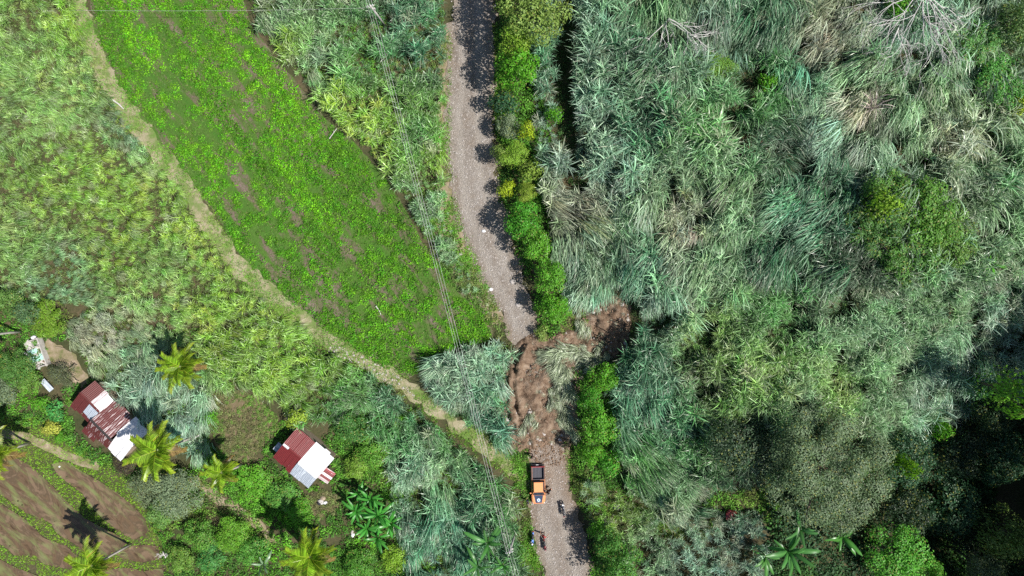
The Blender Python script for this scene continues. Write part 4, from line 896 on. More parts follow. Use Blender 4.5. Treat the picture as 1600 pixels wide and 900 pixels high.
# ------------------------------------------------------------------ palms
def frond_mesh(seed, L=3.9, n=40):
    r = np.random.default_rng(seed); V = []; F = []; A = []
    t = np.linspace(0, 1, 9); th = np.interp(t, [0, .4, 1], [.75, 1.35, 2.15 + r.uniform(-.3, .3)]); P = [np.zeros(3)]
    for k in range(8): P.append(P[-1] + np.array([math.sin(th[k]), 0, math.cos(th[k])]) * L / 8)
    P = np.array(P)
    def at(u): return np.array([np.interp(u, t, P[:, c]) for c in range(3)])
    for k in range(8):                                   # rib
        w = .055 * (1 - t[k] * .8); w2 = .055 * (1 - t[k + 1] * .8); b = len(V)
        V += [P[k] + [0, -w, .01], P[k] + [0, w, .01], P[k + 1] + [0, w2, .01], P[k + 1] + [0, -w2, .01]]; F.append([b, b + 1, b + 2, b + 3]); A += [(.8, .95, 0)] * 4
    for sgn in (-1, 1):
        for k in range(n):
            u = .12 + .88 * k / n + r.uniform(-.01, .01); p = at(u); q = at(min(u + .02, 1)); tan = (q - p) / (np.linalg.norm(q - p) + 1e-9) if u < .98 else np.array([.3, 0, -.95])
            ln = 1.15 * math.sin(min(1, (u + .12) * 1.25) * math.pi * .78 + .25) * r.uniform(.85, 1.1) + .1; fwd = .45 + .5 * u
            d = np.array([tan[0] * fwd, sgn * .9, tan[2] * fwd - .12]); d /= np.linalg.norm(d); up = np.array([0, 0, 1.]); wv = np.cross(d, up); wv /= np.linalg.norm(wv); wv = wv * .055 + np.array([0, 0, .04 * sgn])
            m = p + d * ln * .55; e = p + d * ln + np.array([0, 0, -.28 * ln]); b = len(V); rv = r.uniform(); dr = r.uniform()
            V += [p - wv * .6, p + wv * .6, m + wv, m - wv, e]; F += [[b, b + 1, b + 2, b + 3], [b + 3, b + 2, b + 4]]; A += [(rv, u * .4, dr)] * 2 + [(rv, u * .7 + .1, dr)] * 2 + [(rv, u * .8 + .2, dr)]
    me = mesh_np('frond', np.array(V), F, M['palm']); put_leaf_attr(me, np.array(A)); return me
FR = [frond_mesh(400 + k) for k in range(4)]
def palm(crown_px, base_px, h, size, col, label, seed, nf=16):
    r = random.Random(seed); b = g1(*base_px); c = g1(*crown_px, h); top = Vector((c.x - b.x, c.y - b.y, h))
    # the trunk reaches the crown that stands over its own foot with a slight lean
    e = empty('coconut_palm', b, 0); tag(e, label, 'palm', 'coconut palms around the houses')
    tr = MB(); tr.tube([Vector((0, 0, -.3)), Vector((top.x * .15, top.y * .15, h * .3)), Vector((top.x * .5, top.y * .5, h * .66)), top], [.2, .15, .13, .12], 8).build('trunk', M['palmbark'], e, True)
    MB().blob(top + Vector((0, 0, .1)), (.26, .26, .35), 8, 5).build('crown_shaft', M['stem'], e, True)
    for k in range(nf):
        lay = k / nf; o = link('frond', FR[r.randrange(4)], e, top + Vector((0, 0, .15)), (0, (-.45 + 1.0 * lay) + r.uniform(-.12, .12), k * 2.399 + r.uniform(-.2, .2)))
        s = size * r.uniform(.85, 1.08); o.scale = (s, s, s); v = r.uniform(.8, 1.2); o.color = (col[0] * v * (1 + .35 * lay), col[1] * v, col[2] * v, 1)
        if k >= nf - 3: o.color = (.22 * v, .15 * v, .06 * v, 1); o.rotation_euler[1] += r.uniform(.3, .6)
    for k in range(5):
        a = k * 1.3 + seed; MB().blob(top + Vector((math.cos(a) * .3, math.sin(a) * .3, -.15)), (.13, .13, .16), 7, 5).build('coconut', M['stem'], e, True)
PC = (.17, .32, .018)
palm((283, 572), (312, 566), 6.2, .86, PC, 'lone coconut palm standing in the yellow-green cane', 1)
palm((248, 702), (304, 682), 8.2, 1.0, PC, 'largest coconut palm right of the white roof end', 2)
palm((348, 737), (378, 726), 6, .68, PC, 'small coconut palm between the two houses', 3, 13)
palm((486, 868), (497, 824), 8.2, .95, PC, 'coconut palm at the bottom edge below the red and white roof', 4)
palm((146, 882), (204, 850), 8.2, .92, PC, 'coconut palm over the paddies casting a star shadow on mud', 5)
palm((-8, 708), (47, 692), 8.2, .95, PC, 'coconut palm with white trunk leaving the left edge by the paddies', 6)
palm((-34, 526), (34, 518), 8.8, .9, PC, 'palm whose white trunk leaves the left edge above the ruined hut', 7, 13)

# ------------------------------------------------------------------ bananas
def banana_leaf_mesh(seed, L=2.4, wd=.42):
    r = np.random.default_rng(seed); k = 9; t = np.linspace(0, 1, k); th = np.interp(t, [0, .35, 1], [.5, 1.15, 1.75 + r.uniform(-.2, .3)]); P = [np.zeros(3)]
    for q in range(k - 1): P.append(P[-1] + np.array([math.sin(th[q]), 0, math.cos(th[q])]) * L / (k - 1))
    P = np.array(P); w = np.interp(t, [0, .14, .2, .5, .85, 1], [.03, .03, .35, .5, .38, .04]) * wd; V = []; F = []; A = []
    rv = r.uniform(.3, .9)
    for q in range(k):
        j = r.uniform(.88, 1.06, 2); droop = .16 * w[q]
        V += [P[q] + [0, -w[q] * j[0], -droop + r.normal(0, .02)], P[q] + [0, -.02, .06 * w[q]], P[q] + [0, .02, .06 * w[q]], P[q] + [0, w[q] * j[1], -droop + r.normal(0, .02)]]
        A += [(rv * .9, t[q] * .6, .2), (1, .9, .2), (1, .9, .2), (rv, t[q] * .6, .2)]
    for q in range(k - 1):
        b = q * 4; F += [[b + c, b + c + 1, b + c + 5, b + c + 4] for c in range(3)]
    me = mesh_np('leaf', np.array(V), F, M['banana'], True); put_leaf_attr(me, np.array(A)); return me
BL = [banana_leaf_mesh(500 + k) for k in range(4)]
def banana(px, py, h, size, col, label, seed, n=9, group='banana plants'):
    r = random.Random(seed); b = g1(px, py, h + .3); e = empty('banana_plant', b, r.uniform(0, 6)); tag(e, label, 'banana plant', group)
    MB().tube([(0, 0, -.1), (.02, 0, h * .5), (.04, .02, h)], [.14, .11, .07], 8).build('stem', M['stem'], e, True)
    for k in range(n):
        o = link('leaf', BL[r.randrange(4)], e, (.04, .02, h - .1), (r.uniform(-.3, .3), r.uniform(-.9, .35) + (.4 * k / n), k * 2.399 + r.uniform(-.6, .6))); s = size * r.uniform(.6, 1.15); o.scale = (s, s * r.uniform(.8, 1.1), s)
        v = r.uniform(.75, 1.25); o.color = (col[0] * v, col[1] * v, col[2] * v, 1)
B1 = (.04, .20, .028)
for k, (px, py, h, s, lab) in enumerate([
 (578, 780, 3, 1.0, 'topmost banana plant of the big clump right of the striped roof'), (556, 800, 2.6, .95, 'leftmost banana plant of the big clump right of the striped roof'),
 (590, 806, 3.1, 1.05, 'middle banana plant of the big clump right of the striped roof'), (610, 818, 2.8, .95, 'rightmost banana plant of the big clump right of the striped roof'),
 (572, 826, 2.6, .95, 'lower left banana plant of the big clump right of the striped roof'), (590, 842, 2.4, .9, 'lowest banana plant of the big clump right of the striped roof'),
 (560, 772, 2.2, .7, 'small banana plant at the upper left of the big clump')]): banana(px, py, h, s, B1, lab, 20 + k, 15)
B2 = (.045, .15, .035)
banana(762, 850, 3.4, 1.4, B2, 'dark green banana plant left of the lower utility pole', 40, 9); banana(746, 886, 3.2, 1.25, B2, 'banana plant at the bottom edge below the pole-side banana', 41, 8); banana(786, 884, 2.4, .95, (.06, .2, .04), 'banana plant at the bottom edge beside the lower utility pole', 42, 8)
banana(1232, 862, 3.4, 1.5, (.05, .17, .04), 'large banana plant at the bottom edge left of the dark ravine', 43, 13); banana(1250, 824, 3.4, 1.25, (.05, .16, .045), 'banana plant tucked under the lower left of the huge crown', 44, 8)
banana(1316, 838, 3.4, 1.35, (.05, .18, .03), 'banana plant below the huge grey-green crown', 45, 8); banana(1550, 414, 2.6, .9, (.07, .26, .02), 'lone bright banana plant on the right hillside thicket edge', 46, 8)
banana(412, 884, 2.2, .9, (.13, .2, .12), 'pale grey-green banana plant left of the lowest palm', 47, 6); banana(1198, 870, 2.8, 1.15, (.06, .18, .04), 'small banana plant left of the large bottom banana plant', 48, 7)

# ------------------------------------------------------------------ houses
def sheet_mesh(L, w, mat, name='roof_sheet'):
    n = max(4, int(round(w / .1))); V = []; F = []
    for k in range(n + 1):
        x = -w / 2 + w * k / n; z = .015 * math.cos(k * math.pi)
        V += [(x, 0, z), (x, L, z), ]
    F = [[2 * k, 2 * k + 2, 2 * k + 3, 2 * k + 1] for k in range(n)]
    b = len(V); V += [(v[0], v[1], v[2] - .012) for v in V]; F += [[b + q for q in f[::-1]] for f in F]
    F += [[2 * k, b + 2 * k, b + 2 * k + 2, 2 * k + 2] for k in range(n)] + [[2 * k + 1, 2 * k + 3, b + 2 * k + 3, b + 2 * k + 1] for k in range(n)]
    return mesh_np(name, V, F, mat)
class House:
    """local axes: u along the ridge, v across; measured on the roof in metres"""
    def __init__(s, name, origin_px, udir, zeave, label):
        o = g1(*origin_px, 3.0); s.z = o.z; s.e = empty(name, (o.x, o.y, o.z), math.atan2(udir[1], udir[0])); tag(s.e, label, 'house'); s.zeave = zeave; s.roof = None; s.r = random.Random(len(name))
    def rooff(s):
        if s.roof is None: s.roof = MB().box(.1, s.len - .1, -.05, .05, s.zeave + .25, s.zeave + .33).build('roof', M['plank'], s.e)
        return s.roof
    def slope(s, u0, u1, vr, ve, zr, ze, mat, w=.76):
        """sheets from the ridge line v=vr (height zr) down to the eave v=ve (height ze); laps alternate in height"""
        n = max(1, round((u1 - u0) / w)); w = (u1 - u0) / n; L = math.hypot(ve - vr, ze - zr); sg = 1 if ve > vr else -1; pitch = math.atan2(ze - zr, abs(ve - vr))
        for k in range(n):
            m = M[mat] if isinstance(mat, str) else M[mat[k % len(mat)]]
            me = sheet_mesh(L * s.r.uniform(.95, 1.06), w * 1.08, m)
            o = link('roof_sheet', me, s.rooff(), (u0 + w * (k + .5), vr, zr + .018 * (k % 2) + s.r.uniform(0, .012)), (pitch + s.r.uniform(-.01, .01), 0, (0 if sg > 0 else math.pi) + s.r.uniform(-.025, .025)))
    def walls(s, u0, u1, v0, v1, h, mat='plank', door=True):
        for (a, b, c, d) in ((u0, u1, v0, v0 + .1), (u0, u1, v1 - .1, v1), (u0, u0 + .1, v0 + .1, v1 - .1), (u1 - .1, u1, v0 + .1, v1 - .1)):
            MB().box(a, b, c, d, -.3, h).build('wall', M[mat], s.e)
        if door:
            d = MB().box((u0 + u1) / 2 - .4, (u0 + u1) / 2 + .4, v0 - .04, v0 - .003, 0, 1.85).build('door', M['bamboo'], s.e); MB().box((u0 + u1) / 2 + .27, (u0 + u1) / 2 + .31, v0 - .09, v0 - .04, .95, 1.0).build('handle', M['black'], d)
    def cap(s, u0, u1, v, z, mat='rust'):
        m = MB(); m.add([(u0, v - .16, z - .05), (u1, v - .16, z - .05), (u1, v, z + .05), (u0, v, z + .05), (u1, v + .16, z - .05), (u0, v + .16, z - .05)], [(0, 1, 2, 3), (3, 2, 4, 5)])
        m.build('ridge_cap', M[mat], s.rooff())
# rusty long house
k = .0148
hA = House('rusty_house', (90 + 195 / 5.625, 580 + 200 / 5.625), (1, -1), 2.5, 'long house with flaking rusty red roof sheets and a white sheet end'); hA.len = 650 * k
z0 = 2.35; zr = 3.15
hA.walls(.3, 228 * k, -2.0, 2.1, z0); hA.walls(235 * k, 640 * k, -2.6, 2.1, z0 - .1)
def K(*a): return [q * k for q in a]
hA.slope(*K(0, 118), *K(15, 155), zr, z0, 'rust'); hA.slope(*K(118, 165), *K(15, 155), zr, z0, 'pink'); hA.slope(*K(165, 236), *K(15, 155), zr, z0, 'white')
hA.slope(*K(0, 122), *K(12, -152), zr, z0, 'rust'); hA.slope(*K(122, 234), *K(12, -112), zr, z0 + .22, 'grey'); hA.slope(*K(130, 225), *K(-106, -150), z0 + .2, z0 - .05, 'rust')
hA.cap(*K(-4, 236), 13 * k, zr + .05)
hA.slope(*K(238, 470), *K(-80, 157), zr + .12, z0 + .06, 'patchy'); hA.slope(*K(232, 498), *K(-84, -205), zr + .12, z0 - .15, 'patchy'); hA.cap(*K(232, 500), -82 * k, zr + .17, 'dark')
hA.slope(*K(219, 362), *K(-200, -262), z0 - .22, z0 - .5, ['rust', 'patchy'])
hA.slope(*K(474, 652), *K(0, 178), zr + .04, z0 + .05, 'white'); hA.slope(*K(490, 656), *K(-4, -186), zr + .04, z0 + .0, 'white'); hA.cap(*K(478, 652), -2 * k, zr + .08, 'white')
# red, white and grey house
k = .0128
hB = House('red_roof_house', (400 + 280 / 6.43, 650 + 280 / 6.43), (.77, -.638), 2.5, 'small house with red roof half, bright white and blue-grey sheets'); hB.len = 470 * k
z0 = 2.3; zr = 3.2
hB.walls(.25, 460 * k, -2.35, 2.35, z0)
hB.slope(*K(0, 229), *K(0, 199), zr, z0, 'red2'); hB.slope(*K(0, 229), *K(0, -199), zr, z0, 'red2'); hB.cap(*K(72, 229), 0, zr + .05, 'red2'); hB.cap(*K(0, 70), 0, zr + .06, 'white')
hB.slope(*K(231, 474), *K(-48, 200), zr - .02, z0 + .03, 'white'); hB.slope(*K(231, 472), *K(-52, -208), zr - .02, z0 - .02, 'grey'); hB.cap(*K(231, 474), -50 * k, zr + .02, 'white')
def flat_sheets(h, u0, u1, v0, v1, z0_, z1_, mat, w=.35):     # a lean-to falling along u
    n = max(1, round((v1 - v0) / w)); w = (v1 - v0) / n; L = math.hypot(u1 - u0, z1_ - z0_)
    for q in range(n):
        link('roof_sheet', sheet_mesh(L, w * 1.05, M[mat] if isinstance(mat, str) else M[mat[q % len(mat)]]), h.rooff(), (u0, v0 + w * (q + .5), z0_ + .015 * (q % 2)), (-math.atan2(z0_ - z1_, abs(u1 - u0)), 0, -math.pi / 2 if u1 > u0 else math.pi / 2))
flat_sheets(hB, 476 * k, 590 * k, -62 * k, 72 * k, 2.35, 1.95, ['pink', 'red2', 'white', 'red2', 'stripe'])
flat_sheets(hB, -6 * k, -66 * k, -152 * k, -62 * k, 1.75, 1.6, 'grey', .6)
for q in (-148, -66): MB().tube([(-60 * k, q * k, -.2), (-60 * k, q * k, 1.58)], .04, 6).build('post', M['bamboo'], hB.e)
# ruined hut
hC = empty('ruined_hut', g1(60, 552), R(20)); tag(hC, 'roofless ruined hut with broken pale walls and turquoise floor', 'ruin')
MB().box(-1.2, 1.2, -1.9, 1.9, -.1, .25).build('floor_slab', M['concrete'], hC)
for (a, b, c, d) in ((-1.0, .9, -1.0, -.2), (-1.1, .2, .1, .7)): MB().box(a, b, c, d, .254, .30).build('floor_tile', M['turq'], hC)
for (a, b, c, d, h) in ((1.08, 1.22, -1.9, 1.9, 1.0), (-.2, 1.07, 1.78, 1.92, .8), (-1.2, .6, -1.92, -1.78, .7), (-1.22, -1.08, -.8, .5, .55), (-.1, .02, .9, 1.77, .7), (.03, 1.07, .85, .97, .6)): MB().box(a, b, c, d, .2, h, 0, (.01, .03)).build('wall', M['concrete'], hC)
rr_ = random.Random(4)
for q in range(16):
    x, y = rr_.uniform(-1.6, 1.1), rr_.uniform(-2.2, 2.2); s = rr_.uniform(.12, .3); MB().box(-s, s, -s * .7, s * .7, -.05, s * .7, 0, (.03, .03)).build('rubble', M['concrete' if q % 3 else 'clod'], hC, loc=(x, y, .3), rot=(rr_.uniform(-.3, .3), rr_.uniform(-.3, .3), rr_.uniform(0, 3)))
wt = empty('water_jar', g1(56, 527)); tag(wt, 'small white round water jar at the top of the ruined hut', 'jar'); MB().blob((0, 0, .35), (.3, .3, .35), 12, 7).build('body', M['whitep'], wt, True); MB().tube([(0, 0, .66), (0, 0, .76)], [.12, .14], 10).build('neck', M['whitep'], wt)
def loose_sheet(name, px, py, L, w, rz, mat, label, z=.5):
    b = g1(px, py); e = empty(name, b, rz); tag(e, label, 'roof sheet'); link('sheet', sheet_mesh(L, w, M[mat], 'sheet'), e, (0, -L / 2, z), (R(6), 0, 0)); MB().tube([(-w * .3, -L * .3, -.1), (-w * .3, -L * .3, z - .03)], .05, 5).build('prop', M['plank'], e); MB().tube([(w * .3, L * .3, -.1), (w * .3, L * .3, z - .03)], .05, 5).build('prop', M['plank'], e)
loose_sheet('loose_roof_sheet', 78, 601, 1.8, .75, R(40), 'grey', 'grey corrugated sheet lying below the ruined hut')
def rail(name, pts, label):
    P = [g1(*p) for p in pts]; e = empty(name, P[0]); tag(e, label, 'fence')
    for a, b in zip(P[:-1], P[1:]): MB().tube([a - P[0] + Vector((0, 0, .75)), b - P[0] + Vector((0, 0, .72))], .05, 6).build('rail', M['bamboo'], e)
    for p in P: MB().tube([p - P[0] + Vector((0, 0, -.2)), p - P[0] + Vector((0, 0, .9))], .05, 6).build('post', M['bamboo'], e)
rail('bamboo_fence', [(99, 567), (108, 577), (116, 586), (125, 595)], 'long bamboo rail fence along the dirt yard by the rusty roof'); rail('bamboo_fence', [(108, 578), (116, 574), (122, 570)], 'short bamboo rail crossing the dirt yard to the cane')

def heap(name, px, py, items, label, cat):
    e = empty(name, g1(px, py)); tag(e, label, cat); r = random.Random(px)
    for (nm, mt, s) in items: MB().blob((0, 0, 0), (s, s * r.uniform(.6, .9), s * .6), 8, 5, .18, r).build(nm, M[mt], e, loc=(r.uniform(-.6, .6), r.uniform(-.5, .5), s * .4), rot=(0, 0, r.uniform(0, 3)))
heap('refuse_heap', 503, 780, [('sack', 'whitep', .32), ('sack', 'concrete', .4), ('sack', 'black', .36), ('sack', 'plank', .4), ('sack', 'whitep', .22)], 'heap of grey and white sacks below the striped roof end', 'sacks')
heap('white_rag', 414, 764, [('cloth_fold', 'whitep', .3), ('cloth_fold', 'whitep', .2)], 'white rag in the green shrubs left of the red roof', 'rag')
heap('stone_heap', 549, 836, [('stone', 'whitep', .3), ('stone', 'rock', .3)], 'pale stones at the lower left of the banana clump', 'stones')
heap('scrap_heap', 1147, 803, [('rusty_scrap', 'redp', .9), ('rusty_scrap', 'redp', .7), ('rusty_scrap', 'pink', .55), ('rusty_scrap', 'whitep', .25)], 'red rusty scrap at the end of the trail by the dark thicket', 'scrap')
def boulder(px, py, s, label, mat='rock'):
    e = MB().blob((0, 0, s * .2), (s, s * .8, s * .55), 10, 7, .14, random.Random(px)).build('boulder', M[mat], None, True, tuple(g1(px, py))); tag(e, label, 'boulder')
boulder(964, 792, .5, 'grey boulder on the olive trail right of the motorcycle'); boulder(767, 452, .3, 'white stone near the left road edge above the landslide', 'whitep'); boulder(801, 440, .42, 'pale boulder on the middle road right of the white stone'); boulder(720, 397, .32, 'pale stone on the left verge beside the road bend')
boulder(756, 361, .28, 'white stone inside the round tree shadow on the road', 'whitep'); boulder(810, 476, .42, 'large pale stone on the road just above the landslide'); boulder(93, 729, .22, 'small pale stone at the top of the narrow upper paddy', 'whitep')

# ------------------------------------------------------------------ power line
def pole(base_px, top_px, h, label, rz):
    b = g1(*base_px); t = g1(*top_px, h); d = Vector((t.x - b.x, t.y - b.y, h)); e = empty('utility_pole', b); tag(e, label, 'utility pole', 'poles of the power line')
    MB().tube([(0, 0, -.5), d * .5, d], [.15, .125, .10], 10).build('post', M['concrete'], e, True)
    cd = Vector((math.cos(rz), math.sin(rz), 0)); MB().tube([d - cd * .5 + Vector((0, 0, -.3)), d + cd * .5 + Vector((0, 0, -.3))], .06, 6).build('crossarm', M['concrete'], e)
    pts = []
    for q in (-.3, 0, .3):
        p = d + cd * q + Vector((0, 0, -.2 if q else .05)); MB().tube([p, p + Vector((0, 0, .08)), p + Vector((0, 0, .16))], [.05, .065, .04], 8).build('insulator', M['whitep'], e); pts.append(b + p + Vector((0, 0, .17)))
    MB().box(d.x * .8 + .12, d.x * .8 + .3, d.y * .8 - .1, d.y * .8 + .1, h * .8, h * .8 + .35).build('meter_box', M['concrete'], e)
    return pts
la = math.atan2(-(864 - 8), 796 - 578) + math.pi / 2
pa = pole((602, 40), (578, 8), 8, 'upper utility pole in the roadside cane at the top edge', la); pb = pole((806, 828), (796, 864), 8, 'lower utility pole left of the blue motorcycle near the bottom edge', la)
def wire(a, b, sag, label, rad=.016, nseg=16):
    pts = [a.lerp(b, q / nseg) - Vector((0, 0, sag * 4 * (q / nseg) * (1 - q / nseg))) for q in range(nseg + 1)]
    o = MB().tube([p - a for p in pts], rad, 5).build('power_wire', M['wire'], None, True, tuple(a)); tag(o, label, 'wire', 'wires of the power line'); return o
for q, nm in enumerate(('left', 'middle', 'right')):
    wire(pa[q], pb[q], 1.2 + .12 * q, nm + ' one of three pale power wires between the two poles')
    d = (pb[q] - pa[q]).normalized(); wire(pb[q], pb[q] + d * 38 + Vector((1.5, 0, -.5)), .4, nm + ' power wire running off the bottom edge past the lower pole'); wire(pa[q], pa[q] - d * 34, .4, nm + ' power wire running off the top edge past the upper pole')
wa = pa[0] + Vector((0, 0, -.6)); wire(wa, g1(110, 16, 5) + Vector((0, 0, 5)), .5, 'thin service wire crossing the top of the crop field to the left', .012)

# ------------------------------------------------------------------ pickup
def mir(p): return p + [(-x, y) for (x, y) in p[::-1]]
def pickup(px, py, rz):
    b = g1(px, py, .8); e = empty('pickup_truck', b + Vector((0, 0, .06)), rz); e.scale = (.94, .94, .94); tag(e, 'orange double-cab pickup with dark hood panel and open driver door', 'pickup truck')
    # body: sills, doors, fenders
    m = MB(); o = mir([(.90, .74), (.96, .5), (.965, -1.0), (.955, -1.75), (.90, -2.25), (.72, -2.6)])[::-1]
    m.prism([(x, y) for x, y in o], .42, .98, .015)
    hd = mir([(.90, -1.32), (.88, -1.8), (.80, -2.3), (.62, -2.52)])[::-1]; m.prism(hd, .981, 1.09, .07)
    m.box(-.92, .92, -1.36, .72, .982, 1.05, 0, (.03, .03)); body = m.build('body', M['orange'], e)
    MB().prism([(-.42, -2.46), (.42, -2.46), (.64, -1.42), (-.64, -1.42)], 1.085, 1.108).build('hood_panel', M['wrap'], e)
    st = [(math.cos(a) * r_ * .95, -2.08 + math.sin(a) * r_) for a, r_ in [(2 * math.pi * q / 12, .27 if q % 2 else .21) for q in range(12)]]
    em = MB().prism(st, 1.109, 1.116).build('emblem', M['emblem'], e); MB().prism([(x * .5, (y + 2.08) * .5 - 2.08) for x, y in st], 1.117, 1.12).build('emblem_centre', M['bike_blue'], em)
    gl = lambda pts, nm: MB().add([p for p in pts] + [(p[0], p[1], p[2] - .03) for p in pts], [(0, 1, 2, 3), (7, 6, 5, 4), (0, 4, 5, 1), (1, 5, 6, 2), (2, 6, 7, 3), (3, 7, 4, 0)]).build(nm, M['glass'], e)
    gl([(-.80, -1.40, 1.085), (.80, -1.40, 1.085), (.66, -.80, 1.62), (-.66, -.80, 1.62)], 'windshield')
    gl([(.78, .66, 1.08), (-.78, .66, 1.08), (-.66, .52, 1.62), (.66, .52, 1.62)], 'rear_window')
    for s in (-1, 1):
        for (y0, y1, y2, y3) in ((-1.28, -.32, -.32, -.78), (-.24, .62, .50, -.24)):
            p = [(s * .885, y0, 1.06), (s * .885, y1, 1.06), (s * .69, y2, 1.61), (s * .69, y3, 1.61)]; gl(p if s > 0 else p[::-1], 'side_window')
        MB().tube([(s * .87, -1.38, 1.05), (s * .69, -.80, 1.63)], .045, 5).build('pillar', M['orange'], e); MB().tube([(s * .89, -.28, 1.05), (s * .69, -.28, 1.63)], .04, 5).build('pillar', M['black'], e)
        MB().tube([(s * .66, -.7, 1.715), (s * .66, .45, 1.715)], .022, 5).build('roof_rail', M['black'], e)
        mr = MB().box(s * 1.1 - .11, s * 1.1 + .11, -1.14, -.98, 1.08, 1.26, .03).build('mirror', M['orange'], e); MB().box(s * 1.1 - .09, s * 1.1 + .09, -.979, -.97, 1.1, 1.23).build('mirror_glass', M['glass'], mr)
        MB().box(s * .66 - .17, s * .66 + .17, -2.58, -2.42, .78, .94, .03).build('headlight', M['lamp'], e)
        MB().box(s * .86 - .08, s * .86 + .08, 2.50, 2.58, .72, 1.05, .02).build('tail_light', M['tail'], e)
        MB().box(s * .88 - .075, s * .88 + .075, .78, 2.52, .48, 1.13, .02).build('bed_side', M['orange'], e)
        MB().box(s * .79 - .015, s * .79 + .015, .84, 2.44, .70, 1.12).build('bed_liner_side', M['liner'], e)
        MB().box(s * .885 - .05, s * .885 + .05, .80, 2.50, 1.131, 1.15).build('bed_rail', M['black'], e)
        for y in (-1.72, 1.62):
            w = MB().wheel((s * .86, y, .38), .38, .26, 20, .22).build('wheel', M['rubber'], e); MB().wheel((s * .86, y, .38), .215, .2, 12).build('rim', M['chrome'], w)
            MB().tube([(s * .93, y + .46 * math.cos(a), .40 + .46 * math.sin(a)) for a in [q * math.pi / 8 for q in range(9)]], .05, 5).build('wheel_arch', M['black'], e)
    MB().box(-.665, .665, -.84, .56, 1.60, 1.70, .05).build('roof', M['orange'], e)
    MB().box(-.80, .80, .80, 2.46, .66, .72).build('bed_floor', M['liner'], e); MB().box(-.80, .80, .76, .83, .66, 1.13).build('bed_front', M['liner'], e)
    for q in range(7): MB().box(-.66 + q * .2, -.60 + q * .2, .9, 2.4, .721, .74).build('bed_rib', M['black'], e)
    tg = MB().box(-.79, .79, 2.46, 2.55, .55, 1.12, .02).build('tailgate', M['redp'], e); MB().box(-.12, .12, 2.551, 2.57, .9, .98).build('handle', M['black'], tg)
    MB().box(-.9, .9, 2.58, 2.74, .42, .6, .03).build('rear_bumper', M['black'], e); MB().box(-.25, .1, 2.62, 2.72, .601, .63).build('step_plate', M['lamp'], e)
    MB().prism(mir([(.93, -2.3), (.74, -2.68)])[::-1], .40, .64, .02).build('front_bumper', M['black'], e); MB().box(-.45, .45, -2.64, -2.58, .66, .9, .02).build('grille', M['black'], e)
    MB().box(-.7, .7, -2.3, 2.4, .3, .44).build('chassis', M['black'], e)
    d = empty('door', (.965, -1.18, 0), R(58)); d.parent = e; bpy.data.objects.remove(d)
    dm = MB().box(0, .09, 0, 1.02, .5, 1.04, .02).build('door', M['orange'], e, loc=(.975, -1.18, 0), rot=(0, 0, R(-55)))
    MB().box(.01, .05, .06, .95, 1.041, 1.5, 0, (.0, .12)).build('window', M['glass'], dm); MB().box(-.03, -.003, .06, .96, .55, 1.0).build('trim', M['black'], dm); MB().box(.091, .12, .82, .95, .86, .9).build('handle', M['chrome'], dm)
    return e
pickup(841, 757, R(1.5))

# ------------------------------------------------------------------ motorcycles
def motorcycle(px, py, rz, paint, label, seat='black', accent='whitep', s=1.0, lean=0.):
    b = g1(px, py, .6); e = empty('motorcycle', b + Vector((0, 0, .06)), rz); e.rotation_euler = (0, lean, rz); e.scale = (s, s, s); tag(e, label, 'motorcycle')
    for y in (-.62, .64):
        w = MB().wheel((0, y, .29), .29, .11, 18, .2).build('wheel', M['rubber'], e); r_ = MB().wheel((0, y, .29), .2, .05, 14, .17); 
        for q in range(6): a = q * math.pi / 3; r_.tube([(0, y, .29), (0, y + .18 * math.cos(a), .29 + .18 * math.sin(a))], .012, 4)
        r_.build('rim', M['chrome'], w)
    MB().tube([(0, .45, .82), (0, .12, .55), (0, -.3, .52), (0, -.72, .72)], [.05, .05, .05, .035], 7).build('frame', M['black'], e)
    MB().blob((0, .02, .38), (.15, .22, .16), 9, 6).build('engine', M['chrome'], e)
    MB().blob((0, .16, .76), (.16, .26, .12), 10, 6).build('fuel_tank', M[paint], e, True)
    MB().tube([(0, 0, .76), (0, -.3, .77), (0, -.72, .83)], [.11, .14, .09], 8).build('seat', M[seat], e, True)
    MB().tube([(0, -.45, .66), (0, -.72, .72), (0, -.98, .74)], [.11, .12, .05], 8).build('tail_cowl', M[paint], e, True)
    for q in (-.09, .09): MB().tube([(q, .64, .29), (q * .8, .48, .85)], .028, 6).build('fork', M['chrome'], e)
    MB().tube([(-.36, .3, 1.0), (-.2, .42, .98), (0, .46, .93), (.2, .42, .98), (.36, .3, 1.0)], .022, 6).build('handlebar', M['black'], e)
    for q in (-1, 1): MB().tube([(q * .26, .40, .98), (q * .3, .42, 1.15)], .01, 4).build('mirror_stalk', M['black'], e); MB().blob((q * .31, .42, 1.18), (.06, .025, .045), 8, 5).build('mirror', M['chrome'], e)
    h = MB().blob((0, .58, .86), (.13, .12, .13), 10, 6).build('headlight', M[accent], e, True); MB().blob((0, .66, .86), (.09, .06, .09), 9, 6).build('lens', M['lamp'], h, True)
    MB().tube([(0, .42, .50), (0, .70, .62), (0, .9, .48)], [.03, .07, .05], 6).build('front_fender', M[paint], e, True)
    for q in (-1, 1): MB().prism([(q * .12, .30), (q * .19, .34), (q * .17, .48), (q * .1, .5)][::q], .35, .78).build('leg_shield', M[accent if q > 0 else paint], e)
    MB().tube([(.13, .0, .32), (.15, -.4, .3), (.16, -.85, .42)], [.03, .045, .055], 7).build('exhaust', M['chrome'], e); MB().tube([(-.1, -.05, .3), (-.3, -.1, .02)], .015, 5).build('side_stand', M['black'], e)
    MB().box(-.1, .1, -1.02, -.97, .62, .74).build('tail_light', M['tail'], e)
motorcycle(881, 795, R(6), 'bike_dark', 'dark motorcycle parked mid-road in front of the orange pickup', lean=R(-8))
motorcycle(833, 842, R(176), 'bike_blue', 'blue and white motorcycle at the left road edge near the bottom', lean=R(6))
